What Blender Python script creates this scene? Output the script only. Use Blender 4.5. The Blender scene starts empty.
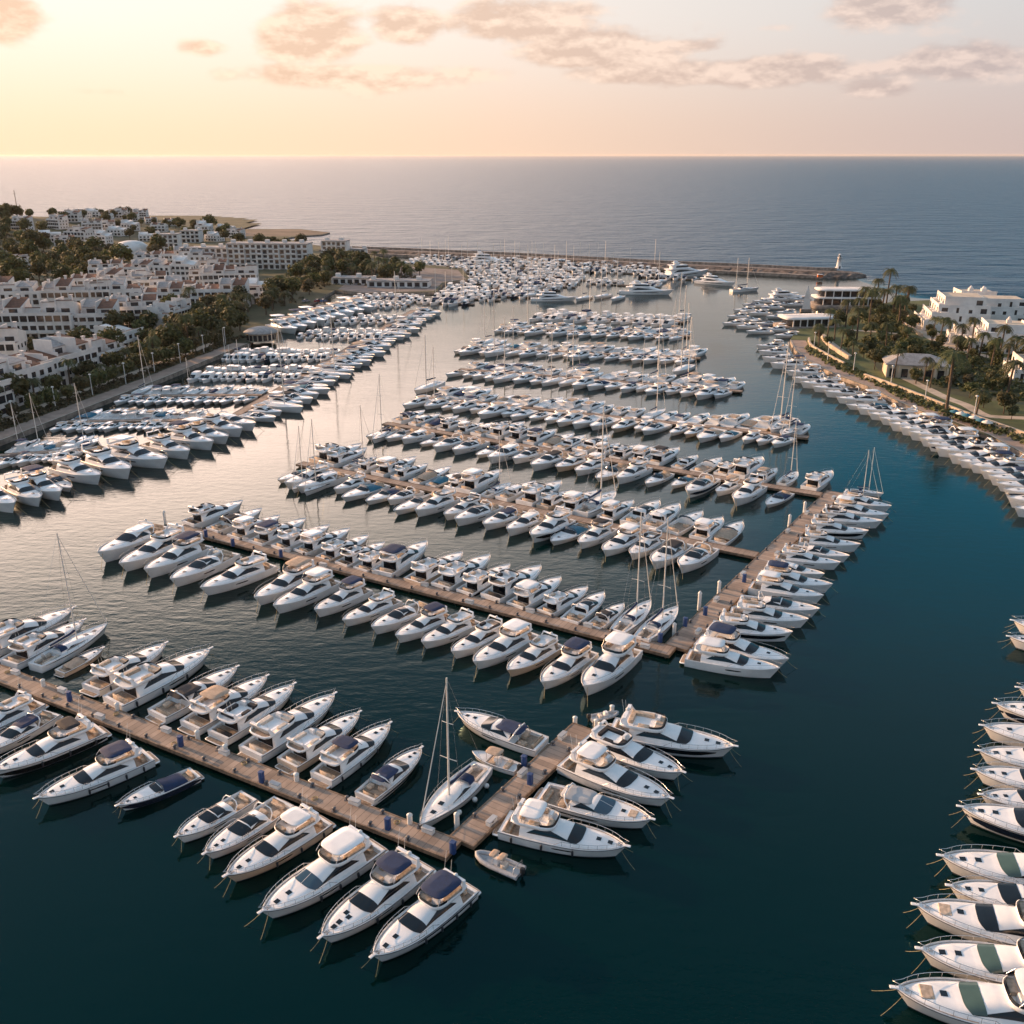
import bpy, math, random
from mathutils import Vector, Matrix
R = math.radians
random.seed(7)
scene = bpy.context.scene
col = scene.collection
# ---------------------------------------------------------------- camera, sky, sun, exposure
FPX = 950.0; CAMH = 70.0; PITCH = math.atan(357/FPX)
cam = bpy.data.cameras.new('camera'); co = bpy.data.objects.new('camera', cam); col.objects.link(co)
co.location = (0, 0, CAMH); co.rotation_euler = (math.pi/2-PITCH, 0, 0)
cam.sensor_width = 36; cam.lens = FPX/1024*36; cam.clip_start = 1; cam.clip_end = 400000
scene.camera = co
GLOW_AZ = -52.0
SUN_EL, SUN_AZ = 12.0, -60.0         # azimuth measured from +Y (view axis), negative = left
scene.view_settings.view_transform = 'Standard'; scene.view_settings.look = 'None'
scene.view_settings.exposure = 0.55; scene.view_settings.gamma = 1

def W(px, py, z=0.0):
    """ground position under a pixel of the photograph, at height z"""
    u = (px-512)/FPX; v = (512-py)/FPX
    d = Vector((u, math.cos(PITCH)+v*math.sin(PITCH), -math.sin(PITCH)+v*math.cos(PITCH)))
    t = (z-CAMH)/d.z
    return Vector((d.x*t, d.y*t, z))
def azel(px, py):
    u = (px-512)/FPX; v = (512-py)/FPX
    d = Vector((u, math.cos(PITCH)+v*math.sin(PITCH), -math.sin(PITCH)+v*math.cos(PITCH))).normalized()
    return math.atan2(d.x, d.y), math.asin(d.z)

class N:
    """tiny node-tree helper"""
    def __init__(s, tree): s.t = tree; s.n = tree.nodes; s.l = tree.links
    def new(s, k, **kw):
        n = s.n.new(k)
        for a, b in kw.items(): setattr(n, a, b)
        return n
    def put(s, sock, v):
        if hasattr(v, 'links'): s.l.new(v, sock)
        elif isinstance(v, (tuple, list)) and len(v) == 3 and sock.type == 'RGBA': sock.default_value = (*v, 1)
        else: sock.default_value = v
    def m(s, op, a, b=0.0, c=None, clamp=False):
        n = s.new('ShaderNodeMath', operation=op, use_clamp=clamp)
        s.put(n.inputs[0], a); s.put(n.inputs[1], b)
        if c is not None: s.put(n.inputs[2], c)
        return n.outputs[0]
    def mix(s, f, a, b, mode='MIX'):
        n = s.new('ShaderNodeMix', data_type='RGBA', blend_type=mode)
        s.put(n.inputs[0], f); s.put(n.inputs[6], a); s.put(n.inputs[7], b)
        return n.outputs[2]
    def noise(s, vec, scale, detail=3, rough=.55, dim='3D'):
        n = s.new('ShaderNodeTexNoise', noise_dimensions=dim)
        if vec is not None: s.l.new(vec, n.inputs['Vector'])
        n.inputs['Scale'].default_value = scale; n.inputs['Detail'].default_value = detail; n.inputs['Roughness'].default_value = rough
        return n.outputs['Fac']
    def ramp(s, f, a, b):
        n = s.new('ShaderNodeMapRange', interpolation_type='SMOOTHSTEP')
        s.put(n.inputs[0], f); s.put(n.inputs[1], a); s.put(n.inputs[2], b)
        return n.outputs[0]
    def xyz(s, x, y, z):
        n = s.new('ShaderNodeCombineXYZ'); s.put(n.inputs[0], x); s.put(n.inputs[1], y); s.put(n.inputs[2], z); return n.outputs[0]

w = bpy.data.worlds.new('World'); scene.world = w; w.use_nodes = True
nt = N(w.node_tree); nt.n.clear()
sky = nt.new('ShaderNodeTexSky', sky_type='NISHITA'); sky.sun_disc = False
sky.sun_elevation = R(SUN_EL); sky.sun_rotation = R(SUN_AZ)
sky.air_density = 1.0; sky.dust_density = 3.0; sky.ozone_density = 1.0
geo = nt.new('ShaderNodeTexCoord'); sep = nt.new('ShaderNodeSeparateXYZ'); nt.l.new(geo.outputs['Generated'], sep.inputs[0])
X, Y, Z = sep.outputs
az = nt.m('ARCTAN2', X, Y); el = nt.m('ARCSINE', Z)
SKYG = (1.0, 0.86, 0.80)
base = nt.mix(1.0, sky.outputs[0], SKYG, 'MULTIPLY')
# sky veil coloured by hand: brightest and warm on the sun's side, pinkish at the horizon, cool overhead and behind
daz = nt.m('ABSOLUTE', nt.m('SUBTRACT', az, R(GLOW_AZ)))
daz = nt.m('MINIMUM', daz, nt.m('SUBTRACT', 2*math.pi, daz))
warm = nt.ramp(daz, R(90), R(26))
lowc = nt.mix(warm, (4.4, 3.55, 3.4), (8.5, 5.9, 4.0)); midc = nt.mix(warm, (4.6, 4.55, 4.6), (8.3, 7.2, 6.3)); highc = nt.mix(nt.ramp(daz, R(74), R(30)), (.5, 3.0, 4.7), (46, 33, 27))  # unseen warm lobe above the view, added to brighten the water's reflections
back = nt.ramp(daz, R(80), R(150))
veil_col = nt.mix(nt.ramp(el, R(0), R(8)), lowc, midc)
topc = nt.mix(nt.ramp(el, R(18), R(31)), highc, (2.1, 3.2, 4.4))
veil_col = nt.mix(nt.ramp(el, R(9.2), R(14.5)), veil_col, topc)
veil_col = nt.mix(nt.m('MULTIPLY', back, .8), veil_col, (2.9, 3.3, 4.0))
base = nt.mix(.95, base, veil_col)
# clouds: soft banks broken up by noise
cl = None
for (cx, cy, rx, ry, am) in ((0,20,62,34,1),(310,36,72,38,1),(405,26,48,24,.9),(203,47,44,13,.8),(345,76,170,17,.85),(470,72,90,14,.7),
        (520,26,90,28,.9),(595,50,110,28,.95),(560,10,70,16,.7),(750,72,130,20,1),(640,72,120,16,.8),(893,8,92,30,1),(975,62,110,24,.9),
        (875,88,60,14,.6),(690,46,44,11,.7),(780,27,30,8,.5),(910,64,36,9,.7),(100,92,90,8,.4),(120,-60,160,30,.8),(660,-70,220,34,.9),(-160,70,160,24,.8),(1180,30,150,26,.8),(1350,80,160,18,.7)):
    a0, e0 = azel(cx, cy); a1, _ = azel(cx+rx, cy); _, e1 = azel(cx, cy-ry)
    dx = nt.m('DIVIDE', nt.m('SUBTRACT', az, a0), a1-a0); dy = nt.m('DIVIDE', nt.m('SUBTRACT', el, e0), e1-e0)
    g = nt.m('MULTIPLY', nt.m('EXPONENT', nt.m('MULTIPLY', nt.m('ADD', nt.m('MULTIPLY', dx, dx), nt.m('MULTIPLY', dy, dy)), -1.1)), am)
    cl = g if cl is None else nt.m('MAXIMUM', cl, g)
vec = nt.xyz(nt.m('MULTIPLY', az, 1.0), nt.m('MULTIPLY', el, 2.1), 0.3)
n1 = nt.noise(vec, 15, 10, .58)
vec2 = nt.xyz(nt.m('MULTIPLY', az, 1.0), nt.m('ADD', nt.m('MULTIPLY', el, 2.1), .014), 0.3)
n2 = nt.noise(vec2, 15, 10, .58)
dens = nt.ramp(nt.m('ADD', nt.m('MULTIPLY', cl, .72), nt.m('MULTIPLY', n1, 1.1)), .76, 1.02)
lit = nt.m('ADD', nt.m('MULTIPLY', nt.m('SUBTRACT', n1, n2), 7.0), .42, clamp=True)
ccol_d = nt.mix(warm, (3.7, 3.15, 3.15), (6.5, 4.3, 2.9)); ccol_l = nt.mix(warm, (5.7, 4.6, 4.2), (8.6, 6.3, 4.6))
ccol = nt.mix(lit, ccol_d, ccol_l)
base = nt.mix(nt.m('MULTIPLY', dens, .85), base, ccol)
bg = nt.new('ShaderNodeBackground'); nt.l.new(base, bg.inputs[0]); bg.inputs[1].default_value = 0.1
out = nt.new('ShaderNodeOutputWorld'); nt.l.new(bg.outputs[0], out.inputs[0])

sun = bpy.data.lights.new('sun', 'SUN'); sun.energy = 5.0; sun.angle = R(0.6); sun.color = (1.0, .58, .29)
so = bpy.data.objects.new('sun', sun); col.objects.link(so)
sd = Vector((math.sin(R(SUN_AZ))*math.cos(R(SUN_EL)), math.cos(R(SUN_AZ))*math.cos(R(SUN_EL)), math.sin(R(SUN_EL))))
so.rotation_euler = sd.to_track_quat('Z', 'Y').to_euler(); so.location = sd*200

# ---------------------------------------------------------------- materials
M = {}
def mat(name, c, rough=.5, var=.12, scale=3.0, metal=0.0, bump=0.0, bscale=20.0, c2=None, rnd=0.0, spec=None, coords='Object', coat=0):
    m = bpy.data.materials.new(name); m.use_nodes = True; t = N(m.node_tree)
    b = t.n['Principled BSDF']; tc = t.new('ShaderNodeTexCoord').outputs[coords]
    nz = t.noise(tc, scale, 4)
    dark = tuple(x*(1-var*1.6) for x in c) if c2 is None else c2
    light = tuple(min(1, x*(1+var*.5)) for x in c)
    f = t.ramp(nz, .32, .68)
    cc = t.mix(f, dark, light)
    if rnd:
        oi = t.new('ShaderNodeObjectInfo').outputs['Random']
        hs = t.new('ShaderNodeHueSaturation'); t.l.new(cc, hs.inputs['Color'])
        t.put(hs.inputs['Value'], t.m('ADD', t.m('MULTIPLY', oi, rnd), 1-rnd*.6)); cc = hs.outputs[0]
    t.put(b.inputs['Base Color'], cc)
    b.inputs['Roughness'].default_value = rough; b.inputs['Metallic'].default_value = metal
    if spec is not None: b.inputs['Specular IOR Level'].default_value = spec
    if coat: b.inputs['Coat Weight'].default_value = coat; b.inputs['Coat Roughness'].default_value = .08
    if bump:
        bn = t.new('ShaderNodeBump'); bn.inputs['Strength'].default_value = bump; bn.inputs['Distance'].default_value = .05
        t.l.new(t.noise(tc, bscale, 4), bn.inputs['Height']); t.l.new(bn.outputs[0], b.inputs['Normal'])
    M[name] = m; return m
mat('gelcoat', (.84,.83,.82), .22, .05, .6, rnd=.10, coat=.3)
mat('gelcoat_deck', (.80,.79,.78), .45, .07, 1.2, bump=.1, rnd=.08)
mat('gelcoat_cream', (.66,.52,.40), .25, .05, .6, coat=.3)
mat('gelcoat_grey', (.42,.43,.44), .3, .06, .6, rnd=.2)
mat('hull_navy', (.015,.022,.045), .15, .1, .6, coat=.5)
mat('hull_black', (.012,.012,.014), .15, .1, .6, coat=.5)
mat('glass_dark', (.006,.009,.014), .07, .2, .8, spec=.5)
mat('glass_blue', (.03,.065,.10), .06, .05, .8, spec=.8)
mat('glass_green', (.05,.09,.08), .08, .05, .9, spec=.6)
mat('canvas_navy', (.008,.028,.085), .8, .15, 2, bump=.3, bscale=8, rnd=.2)
mat('canvas_black', (.02,.02,.024), .8, .15, 2, bump=.3, bscale=8)
mat('canvas_tan', (.45,.33,.24), .8, .12, 2, bump=.3, bscale=8)
mat('canvas_teal', (.02,.14,.22), .8, .12, 2, bump=.3, bscale=8)
mat('upholstery', (.55,.42,.31), .7, .2, 3, rnd=.25)
mat('upholstery_cream', (.62,.54,.46), .7, .12, 3, rnd=.15)
mat('teak', (.34,.25,.18), .6, .25, 4, rnd=.2)
mat('teak_grey', (.40,.33,.28), .7, .2, 4, rnd=.2)
mat('steel', (.62,.62,.62), .25, .05, 3, metal=.9)
mat('rub_grey', (.10,.10,.11), .5, .1, 3)
mat('rope', (.42,.33,.17), .8, .2, 3)
mat('fender_dark', (.02,.022,.03), .5, .1, 3)
mat('fender_white', (.7,.7,.68), .5, .1, 3)
mat('mast_alloy', (.78,.72,.64), .45, .05, 3)
mat('rib_grey', (.40,.41,.43), .5, .1, 3)
mat('rubber_black', (.015,.015,.016), .6, .1, 3)
mat('antifoul', (.02,.03,.05), .6, .2, 2)
mat('pedestal_blue', (.012,.05,.17), .5, .15, 3)
mat('plastic_white', (.72,.72,.70), .5, .08, 3)
mat('plastic_orange', (.6,.14,.03), .5, .08, 3)
mat('wall_white', (.74,.71,.68), .85, .10, .25, bump=.1, bscale=4, rnd=.12)
mat('wall_cream', (.60,.50,.38), .85, .12, .25, rnd=.1)
mat('roof_tile', (.17,.075,.045), .85, .30, 1.2, bump=.4, bscale=6, rnd=.3)
mat('roof_grey', (.36,.34,.33), .85, .15, 1.0, rnd=.1)
mat('terrace_floor', (.36,.24,.18), .85, .2, .6, rnd=.2)
mat('window_dark', (.035,.035,.04), .15, .3, .5, spec=.7)
mat('awning', (.5,.42,.33), .8, .1, 2)
mat('trunk', (.09,.06,.04), .9, .3, 3, bump=.5, bscale=9)
mat('palm_trunk', (.13,.09,.06), .9, .35, 4, bump=.6, bscale=6)
mat('paving', (.34,.25,.20), .85, .15, .35, bump=.1, bscale=3)
mat('path_cream', (.52,.42,.32), .85, .15, .3)
mat('quay_stone', (.30,.25,.21), .9, .3, .5, bump=.4, bscale=2)
mat('kerb', (.45,.40,.34), .85, .2, .6)
mat('lawn', (.085,.10,.03), .95, .25, .12, bump=.3, bscale=8)
mat('scrub', (.085,.080,.038), .95, .3, .05, c2=(.04,.045,.02), bump=.6, bscale=1.2)
mat('sand', (.17,.12,.085), .95, .25, .03, c2=(.10,.075,.05), bump=.4, bscale=.6)
mat('road', (.22,.18,.16), .9, .2, .2)
mat('rock', (.17,.13,.105), .95, .5, .35, c2=(.06,.047,.04), bump=1, bscale=.8)
mat('lamp_metal', (.25,.24,.22), .5, .1, 3)
mat('fabric_white', (.72,.68,.62), .8, .08, 1)
for i, c in enumerate(((.6,.6,.6),(.35,.36,.38),(.06,.06,.07),(.45,.04,.03),(.05,.12,.28))): mat('car_paint_%d'%i, c, .25, .05, 1, coat=.6)
def foliage(name, a, b):
    m = bpy.data.materials.new(name); m.use_nodes = True; t = N(m.node_tree); bs = t.n['Principled BSDF']
    tc = t.new('ShaderNodeTexCoord').outputs['Object']; oi = t.new('ShaderNodeObjectInfo').outputs['Random']
    f = t.ramp(t.noise(tc, .9, 3), .35, .65); c = t.mix(f, a, b)
    hs = t.new('ShaderNodeHueSaturation'); t.l.new(c, hs.inputs['Color'])
    t.put(hs.inputs['Hue'], t.m('ADD', t.m('MULTIPLY', oi, .05), .475)); t.put(hs.inputs['Value'], t.m('ADD', t.m('MULTIPLY', oi, .5), .75))
    t.put(bs.inputs['Base Color'], hs.outputs[0]); bs.inputs['Roughness'].default_value = .7
    tr = t.new('ShaderNodeBsdfTranslucent'); t.put(tr.inputs[0], hs.outputs[0])
    mx = t.new('ShaderNodeMixShader'); mx.inputs[0].default_value = .3
    t.l.new(bs.outputs[0], mx.inputs[1]); t.l.new(tr.outputs[0], mx.inputs[2]); t.l.new(mx.outputs[0], t.n['Material Output'].inputs[0])
    M[name] = m
foliage('leaf', (.035,.046,.016), (.12,.115,.035)); foliage('leaf_olive', (.055,.052,.022), (.14,.12,.05)); foliage('frond', (.05,.07,.025), (.12,.12,.045))

# pier deck: planks across, worn
def plank_mat(name, c, step):
    m = bpy.data.materials.new(name); m.use_nodes = True; t = N(m.node_tree); b = t.n['Principled BSDF']
    tc = t.new('ShaderNodeTexCoord').outputs['Object']; s = t.new('ShaderNodeSeparateXYZ'); t.l.new(tc, s.inputs[0])
    k = t.m('DIVIDE', s.outputs[0], step); fr = t.m('FRACT', k); fl = t.m('FLOOR', k)
    wn = t.new('ShaderNodeTexWhiteNoise', noise_dimensions='1D'); t.l.new(fl, wn.inputs['W'])
    st = t.ramp(t.noise(tc, .35, 5), .35, .7)
    cc = t.mix(wn.outputs[0], tuple(x*.72 for x in c), tuple(x*1.15 for x in c))
    cc = t.mix(t.m('MULTIPLY', st, .6), cc, tuple(x*.40 for x in c))
    gap = t.m('LESS_THAN', fr, .1); cc = t.mix(t.m('MULTIPLY', gap, .6), cc, tuple(x*.25 for x in c))
    t.put(b.inputs['Base Color'], cc); b.inputs['Roughness'].default_value = .85
    bn = t.new('ShaderNodeBump'); bn.inputs['Strength'].default_value = .5; bn.inputs['Distance'].default_value = .03
    t.l.new(t.noise(tc, 6, 4), bn.inputs['Height']); t.l.new(bn.outputs[0], b.inputs['Normal'])
    M[name] = m
plank_mat('pier_planks', (.40,.30,.235), .9)
mat('pier_edge', (.22,.15,.10), .8, .3, 1.5)
mat('pile_wood', (.08,.06,.045), .9, .3, 3)

# water: one material; waves grow outside the breakwater
m = bpy.data.materials.new('water'); m.use_nodes = True; t = N(m.node_tree); b = t.n['Principled BSDF']
ps = t.new('ShaderNodeNewGeometry').outputs['Position']; s = t.new('ShaderNodeSeparateXYZ'); t.l.new(ps, s.inputs[0])
seamask = t.ramp(t.m('ADD', s.outputs[1], t.m('MULTIPLY', s.outputs[0], .465)), 700, 735)
seamask = t.m('MAXIMUM', seamask, t.m('MULTIPLY', t.ramp(s.outputs[0], 206, 226), t.ramp(s.outputs[1], 500, 530)))
big = t.ramp(t.noise(ps, .004, 3), .35, .65)
body = t.mix(big, (.0001,.0075,.0066), (.0002,.0150,.0160))
body = t.mix(seamask, body, (.003,.045,.095))
t.put(b.inputs['Base Color'], body); b.inputs['IOR'].default_value = 1.333; t.put(b.inputs['Roughness'], t.m('ADD', t.m('MULTIPLY', seamask, .26), .05)); b.inputs['Specular Tint'].default_value = (.06,.74,.82,1)
mp = t.new('ShaderNodeMapping'); t.l.new(ps, mp.inputs[0]); mp.inputs['Rotation'].default_value = (0,0,R(18)); mp.inputs['Scale'].default_value = (.55,1.2,1)
h1 = t.noise(mp.outputs[0], .55, 4, .6); h2 = t.noise(mp.outputs[0], .10, 3, .5); h3 = t.noise(mp.outputs[0], .035, 4, .55)
patch = t.ramp(t.noise(ps, .018, 2), .3, .7)
hh = t.m('ADD', t.m('MULTIPLY', t.m('MULTIPLY', h1, .075), t.m('ADD', t.m('MULTIPLY', patch, .6), .5)), t.m('MULTIPLY', h2, .05))
hs_ = t.m('ADD', t.m('MULTIPLY', h1, .7), t.m('ADD', t.m('MULTIPLY', h2, 3.6), t.m('MULTIPLY', h3, 8.0)))
mx = t.new('ShaderNodeMix', data_type='FLOAT'); t.put(mx.inputs[0], seamask); t.put(mx.inputs[2], hh); t.put(mx.inputs[3], hs_)
bn = t.new('ShaderNodeBump'); bn.inputs['Strength'].default_value = 1; bn.inputs['Distance'].default_value = 1
t.l.new(mx.outputs[0], bn.inputs['Height']); t.l.new(bn.outputs[0], b.inputs['Normal'])
M['water'] = m

# ---------------------------------------------------------------- builders
class MB:
    def __init__(s): s.v = []; s.f = []; s.sm = []
    def add(s, vs, fs, smooth=False):
        o = len(s.v); s.v += [tuple(p) for p in vs]; s.f += [tuple(i+o for i in f) for f in fs]; s.sm += [smooth]*len(fs)
    def box(s, x0, x1, y0, y1, z0, z1, rot=0, c=(0,0), taper=0.0, bev=0.0):
        if bev:
            return s.rbox(x0,x1,y0,y1,z0,z1,bev)
        tx = (x1-x0)*taper/2; ty = (y1-y0)*taper/2
        p = [(x0,y0,z0),(x1,y0,z0),(x1,y1,z0),(x0,y1,z0),(x0+tx,y0+ty,z1),(x1-tx,y0+ty,z1),(x1-tx,y1-ty,z1),(x0+tx,y1-ty,z1)]
        if rot:
            ca, sa = math.cos(rot), math.sin(rot); p = [(c[0]+(x-c[0])*ca-(y-c[1])*sa, c[1]+(x-c[0])*sa+(y-c[1])*ca, z) for x,y,z in p]
        s.add(p, [(3,2,1,0),(4,5,6,7),(0,1,5,4),(1,2,6,5),(2,3,7,6),(3,0,4,7)])
    def rbox(s, x0,x1,y0,y1,z0,z1,b):
        # box with a chamfered top and corners
        def ring(i, z): return [(x0+i+b,y0+i,z),(x1-i-b,y0+i,z),(x1-i,y0+i+b,z),(x1-i,y1-i-b,z),(x1-i-b,y1-i,z),(x0+i+b,y1-i,z),(x0+i,y1-i-b,z),(x0+i,y0+i+b,z)]
        s.loft([ring(0,z0), ring(0,z1-b), ring(b*.35,z1-b*.3), ring(b,z1)], True, True, True, smooth=True)
    def loft(s, rings, closed=True, cap0=False, cap1=False, smooth=True):
        n = len(rings[0]); vs = [p for r in rings for p in r]; fs = []
        for i in range(len(rings)-1):
            for j in range(n if closed else n-1):
                k = (j+1) % n; fs.append((i*n+j, i*n+k, (i+1)*n+k, (i+1)*n+j))
        s.add(vs, fs, smooth)
        if cap0: s.add(rings[0], [tuple(range(n))[::-1]])
        if cap1: s.add(rings[-1], [tuple(range(n))])
    def tube(s, pts, r, n=6, r1=None, cap=True):
        pts = [Vector(p) for p in pts]; rings = []
        for i, p in enumerate(pts):
            d = (pts[min(i+1,len(pts)-1)]-pts[max(i-1,0)]).normalized()
            a = d.orthogonal().normalized() if i == 0 else (a - d*a.dot(d)).normalized()
            bb = d.cross(a); rr = r if r1 is None else r+(r1-r)*i/(len(pts)-1)
            rings.append([tuple(p+a*rr*math.cos(q*2*math.pi/n)+bb*rr*math.sin(q*2*math.pi/n)) for q in range(n)])
        s.loft(rings, True, cap, cap)
    def lathe(s, prof, c=(0,0,0), n=12):
        s.loft([[(c[0]+r*math.cos(q*2*math.pi/n), c[1]+r*math.sin(q*2*math.pi/n), c[2]+z) for q in range(n)] for r, z in prof], True, True, True)
    def build(s, name, m, parent=None, auto=40):
        me = bpy.data.meshes.new(name); me.from_pydata(s.v, [], s.f)
        me.polygons.foreach_set('use_smooth', s.sm); me.materials.append(M[m] if isinstance(m, str) else m); me.update()
        o = bpy.data.objects.new(name, me); col.objects.link(o)
        if parent is not None: o.parent = parent
        return o
KIDS = {}
def tag(o, label=None, cat=None, group=None, kind=None):
    if label: o['label'] = label
    if cat: o['category'] = cat
    if group: o['group'] = group
    if kind: o['kind'] = kind
    return o
def empty(name, loc=(0,0,0), rz=0):
    o = bpy.data.objects.new(name, None); col.objects.link(o); o.location = loc; o.rotation_euler = (0,0,rz); o.empty_display_size = .5; return o
def kids(o):
    return [c for c in KIDCACHE.get(o.name, [])]
KIDCACHE = {}
def cache(o):
    """remember the tree below a prototype so that copying needs no scene searches"""
    for ob in col.objects:
        if ob.parent is not None: KIDCACHE.setdefault(ob.parent.name, []) 
    KIDCACHE.clear()
    for ob in col.objects:
        if ob.parent is not None: KIDCACHE.setdefault(ob.parent.name, []).append(ob)
def tree_of(o):
    return (o, [tree_of(c) for c in o.children])
def copy_tree(tr, parent=None):
    o, ch = tr; c = o.copy(); col.objects.link(c)
    if parent is not None: c.parent = parent
    for k in ch: copy_tree(k, c)
    return c
def setloc(o, loc, rz, s=1.0):
    o.location = loc; o.rotation_euler = (0,0,rz); o.scale = (s,s,s) if not isinstance(s, tuple) else s
ONES = 'zeroth first second third fourth fifth sixth seventh eighth ninth tenth eleventh twelfth thirteenth fourteenth fifteenth sixteenth seventeenth eighteenth nineteenth'.split()
def ordn(i):
    if i < 20: return ONES[i]
    t = ['','','twent','thirt','fort','fift','sixt','sevent','eight','ninet'][i//10]
    return t+'ieth' if i % 10 == 0 else t+'y-'+ONES[i%10]
def interp(pts, x):
    if x <= pts[0][0]: return pts[0][1]
    for (a, fa), (b_, fb) in zip(pts, pts[1:]):
        if x <= b_: return fa+(fb-fa)*(x-a)/(b_-a)
    return pts[-1][1]
# ---------------------------------------------------------------- boats
class Hull:
    def __init__(s, L, B, F, full=2.4, stern=.84, over=.09, aft=.66):
        s.L, s.B, s.F, s.full, s.stern, s.over, s.aft = L, B, F, full, stern, over, aft
    def w(s, t):
        if t < .42: return s.B/2*(s.stern+(1-s.stern)*math.sin(max(t,0)/.42*math.pi/2))
        return s.B/2*max(0, 1-((t-.42)/.58)**s.full)**.88
    def sheer(s, t): return s.F*(s.aft+(1-s.aft)*max(t,0)**1.5)
    def p(s, t, k, side=1, off=0.0, dz=0.0, ins=0.0):
        sh = s.sheer(t); kk = max(k, 0); a = .90-.42*t*t
        y = s.w(t)*(a+(1-a)*kk**.8) if k >= 0 else s.w(t)*a*(1+k*1.6)
        y = max(0, y-ins)
        x = -s.L/2+(s.L-s.over*s.L*(1-max(k,-.2)))*t
        return Vector((x-ins*.6*(t>.9), side*(y+off), k*sh+dz))
def hull_mesh(h, nt_=26, ks=(-.22,0,.12,.3,.5,.7,.88,1.0)):
    mb = MB(); rings = []
    for i in range(nt_+1):
        t = (i/nt_)**.92
        rings.append([h.p(t, k, 1) for k in ks[::-1]]+[h.p(t, k, -1) for k in ks])
    mb.loft(rings, False, True, False)
    return mb
def hull_patch(h, t0, t1, k0, k1, side, off=.03, n=16, taper=True):
    mb = MB(); rings = []
    for i in range(n+1):
        q = i/n; t = t0+(t1-t0)*q; f = min(1, min(q, 1-q)*8) if taper else 1
        km = (k0+k1)/2
        rings.append([h.p(t, km+(k-km)*(.25+.75*f), side, off) for k in (k0, km, k1)])
    mb.loft(rings, False); return mb
def deck_mesh(h, tc, zs, sidew=.42, t0=0.0):
    """deck with toe rail; sunk cockpit aft of tc"""
    mb = MB(); ts = [t0, .03, .035]+[.035+(tc-.035)*i/5 for i in range(1,6)]+[tc+.001]+[tc+(1-tc)*i/16 for i in range(1,17)]
    rings = []
    for t in ts:
        W_ = h.w(t); sh = h.sheer(t); open_ = .032 < t <= tc
        wi = max(W_-sidew, W_*.5); zc = zs if open_ else sh-.10+.05*min(1,W_)
        half = [h.p(t,1,1), h.p(t,1,1,dz=.05,ins=min(.05,W_*.3)), h.p(t,1,1,dz=-.09,ins=min(.10,W_*.6))]
        x = half[0].x
        half += [Vector((x, wi, sh-.09)), Vector((x, wi*.995, zc)), Vector((x, 0, zc))]
        rings.append(half+[Vector((p.x,-p.y,p.z)) for p in half[-2::-1]])
    mb.loft(rings, False, smooth=False); return mb
class Cabin:
    def __init__(s, h, prof, wk=.84, inset=.42, tumble=.24, e1=.5, e2=.55):
        s.h, s.prof, s.wk, s.inset, s.tumble, s.e1, s.e2 = h, prof, wk, inset, tumble, e1, e2
    def wc(s, t): return max(.02, min(s.h.w(t)-s.inset, s.h.w(t)*s.wk, s.h.B/2*.80))
    def p(s, t, phi, off=0.0):
        def q(t, phi):
            hh = interp(s.prof, t); c = math.cos(phi); k = max(0, math.sin(phi))**s.e2
            y = s.wc(t)*math.copysign(abs(c)**s.e1, c)*(1-s.tumble*k*min(1, hh/1.0))
            return Vector((-s.h.L/2+s.h.L*t*(1-s.h.over*.0), y, s.h.sheer(t)-.14+(hh+.05)*k))
        a = q(t, phi)
        if off:
            e = 1e-3; d1 = q(t+e, phi)-q(t-e, phi); d2 = q(t, min(phi+e,math.pi-1e-6))-q(t, max(phi-e,1e-6)); n = d2.cross(d1)
            if n.length > 0: n.normalize()
            if n.z < 0 and abs(n.z) > .02: n = -n
            if abs(n.z) <= .02 and n.y*a.y < 0: n = -n
            a = a+n*off
        return a
    def phik(s, k): return math.asin(min(1, max(0, k))**(1/s.e2))
    def body(s, n=30, m=12):
        t0, t1 = s.prof[0][0], s.prof[-1][0]; mb = MB(); ts = sorted(set([t0+(t1-t0)*i/n for i in range(n+1)]+[a for a,_ in s.prof]))
        phis = [math.pi*(.5-.5*math.cos(math.pi*j/m)) for j in range(m+1)]
        rings = [[s.p(t, f) for f in phis] for t in ts]
        mb.loft(rings, False, True, False); return mb
    def patch(s, t0, t1, f0, f1, off=.02, n=8, m=8, sweep=0.0):
        mb = MB(); rings = []
        for i in range(n+1):
            t = t0+(t1-t0)*i/n; a = f0(t) if callable(f0) else f0; b = f1(t) if callable(f1) else f1
            rings.append([s.p(t-sweep*(2*j/m-1)**2*(.35+.65*i/n), a+(b-a)*j/m, off) for j in range(m+1)])
        mb.loft(rings, False); return mb
    def sidewin(s, t0, t1, k0, k1, side, off=.022, n=12, sharp=1.5):
        mb = MB(); rings = []
        for i in range(n+1):
            q = i/n; t = t0+(t1-t0)*q; sh = min(1, (q*4)**.8, ((1-q)*sharp)**.9); kt = k0+(k1-k0)*max(.04, sh)
            kk = [k0+(kt-k0)*j/3 for j in range(4)]
            pts = [s.p(t, s.phik(k), off) for k in kk]
            if side < 0: pts = [Vector((p.x,-p.y,p.z)) for p in pts]
            rings.append(pts)
        mb.loft(rings, False); return mb

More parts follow.
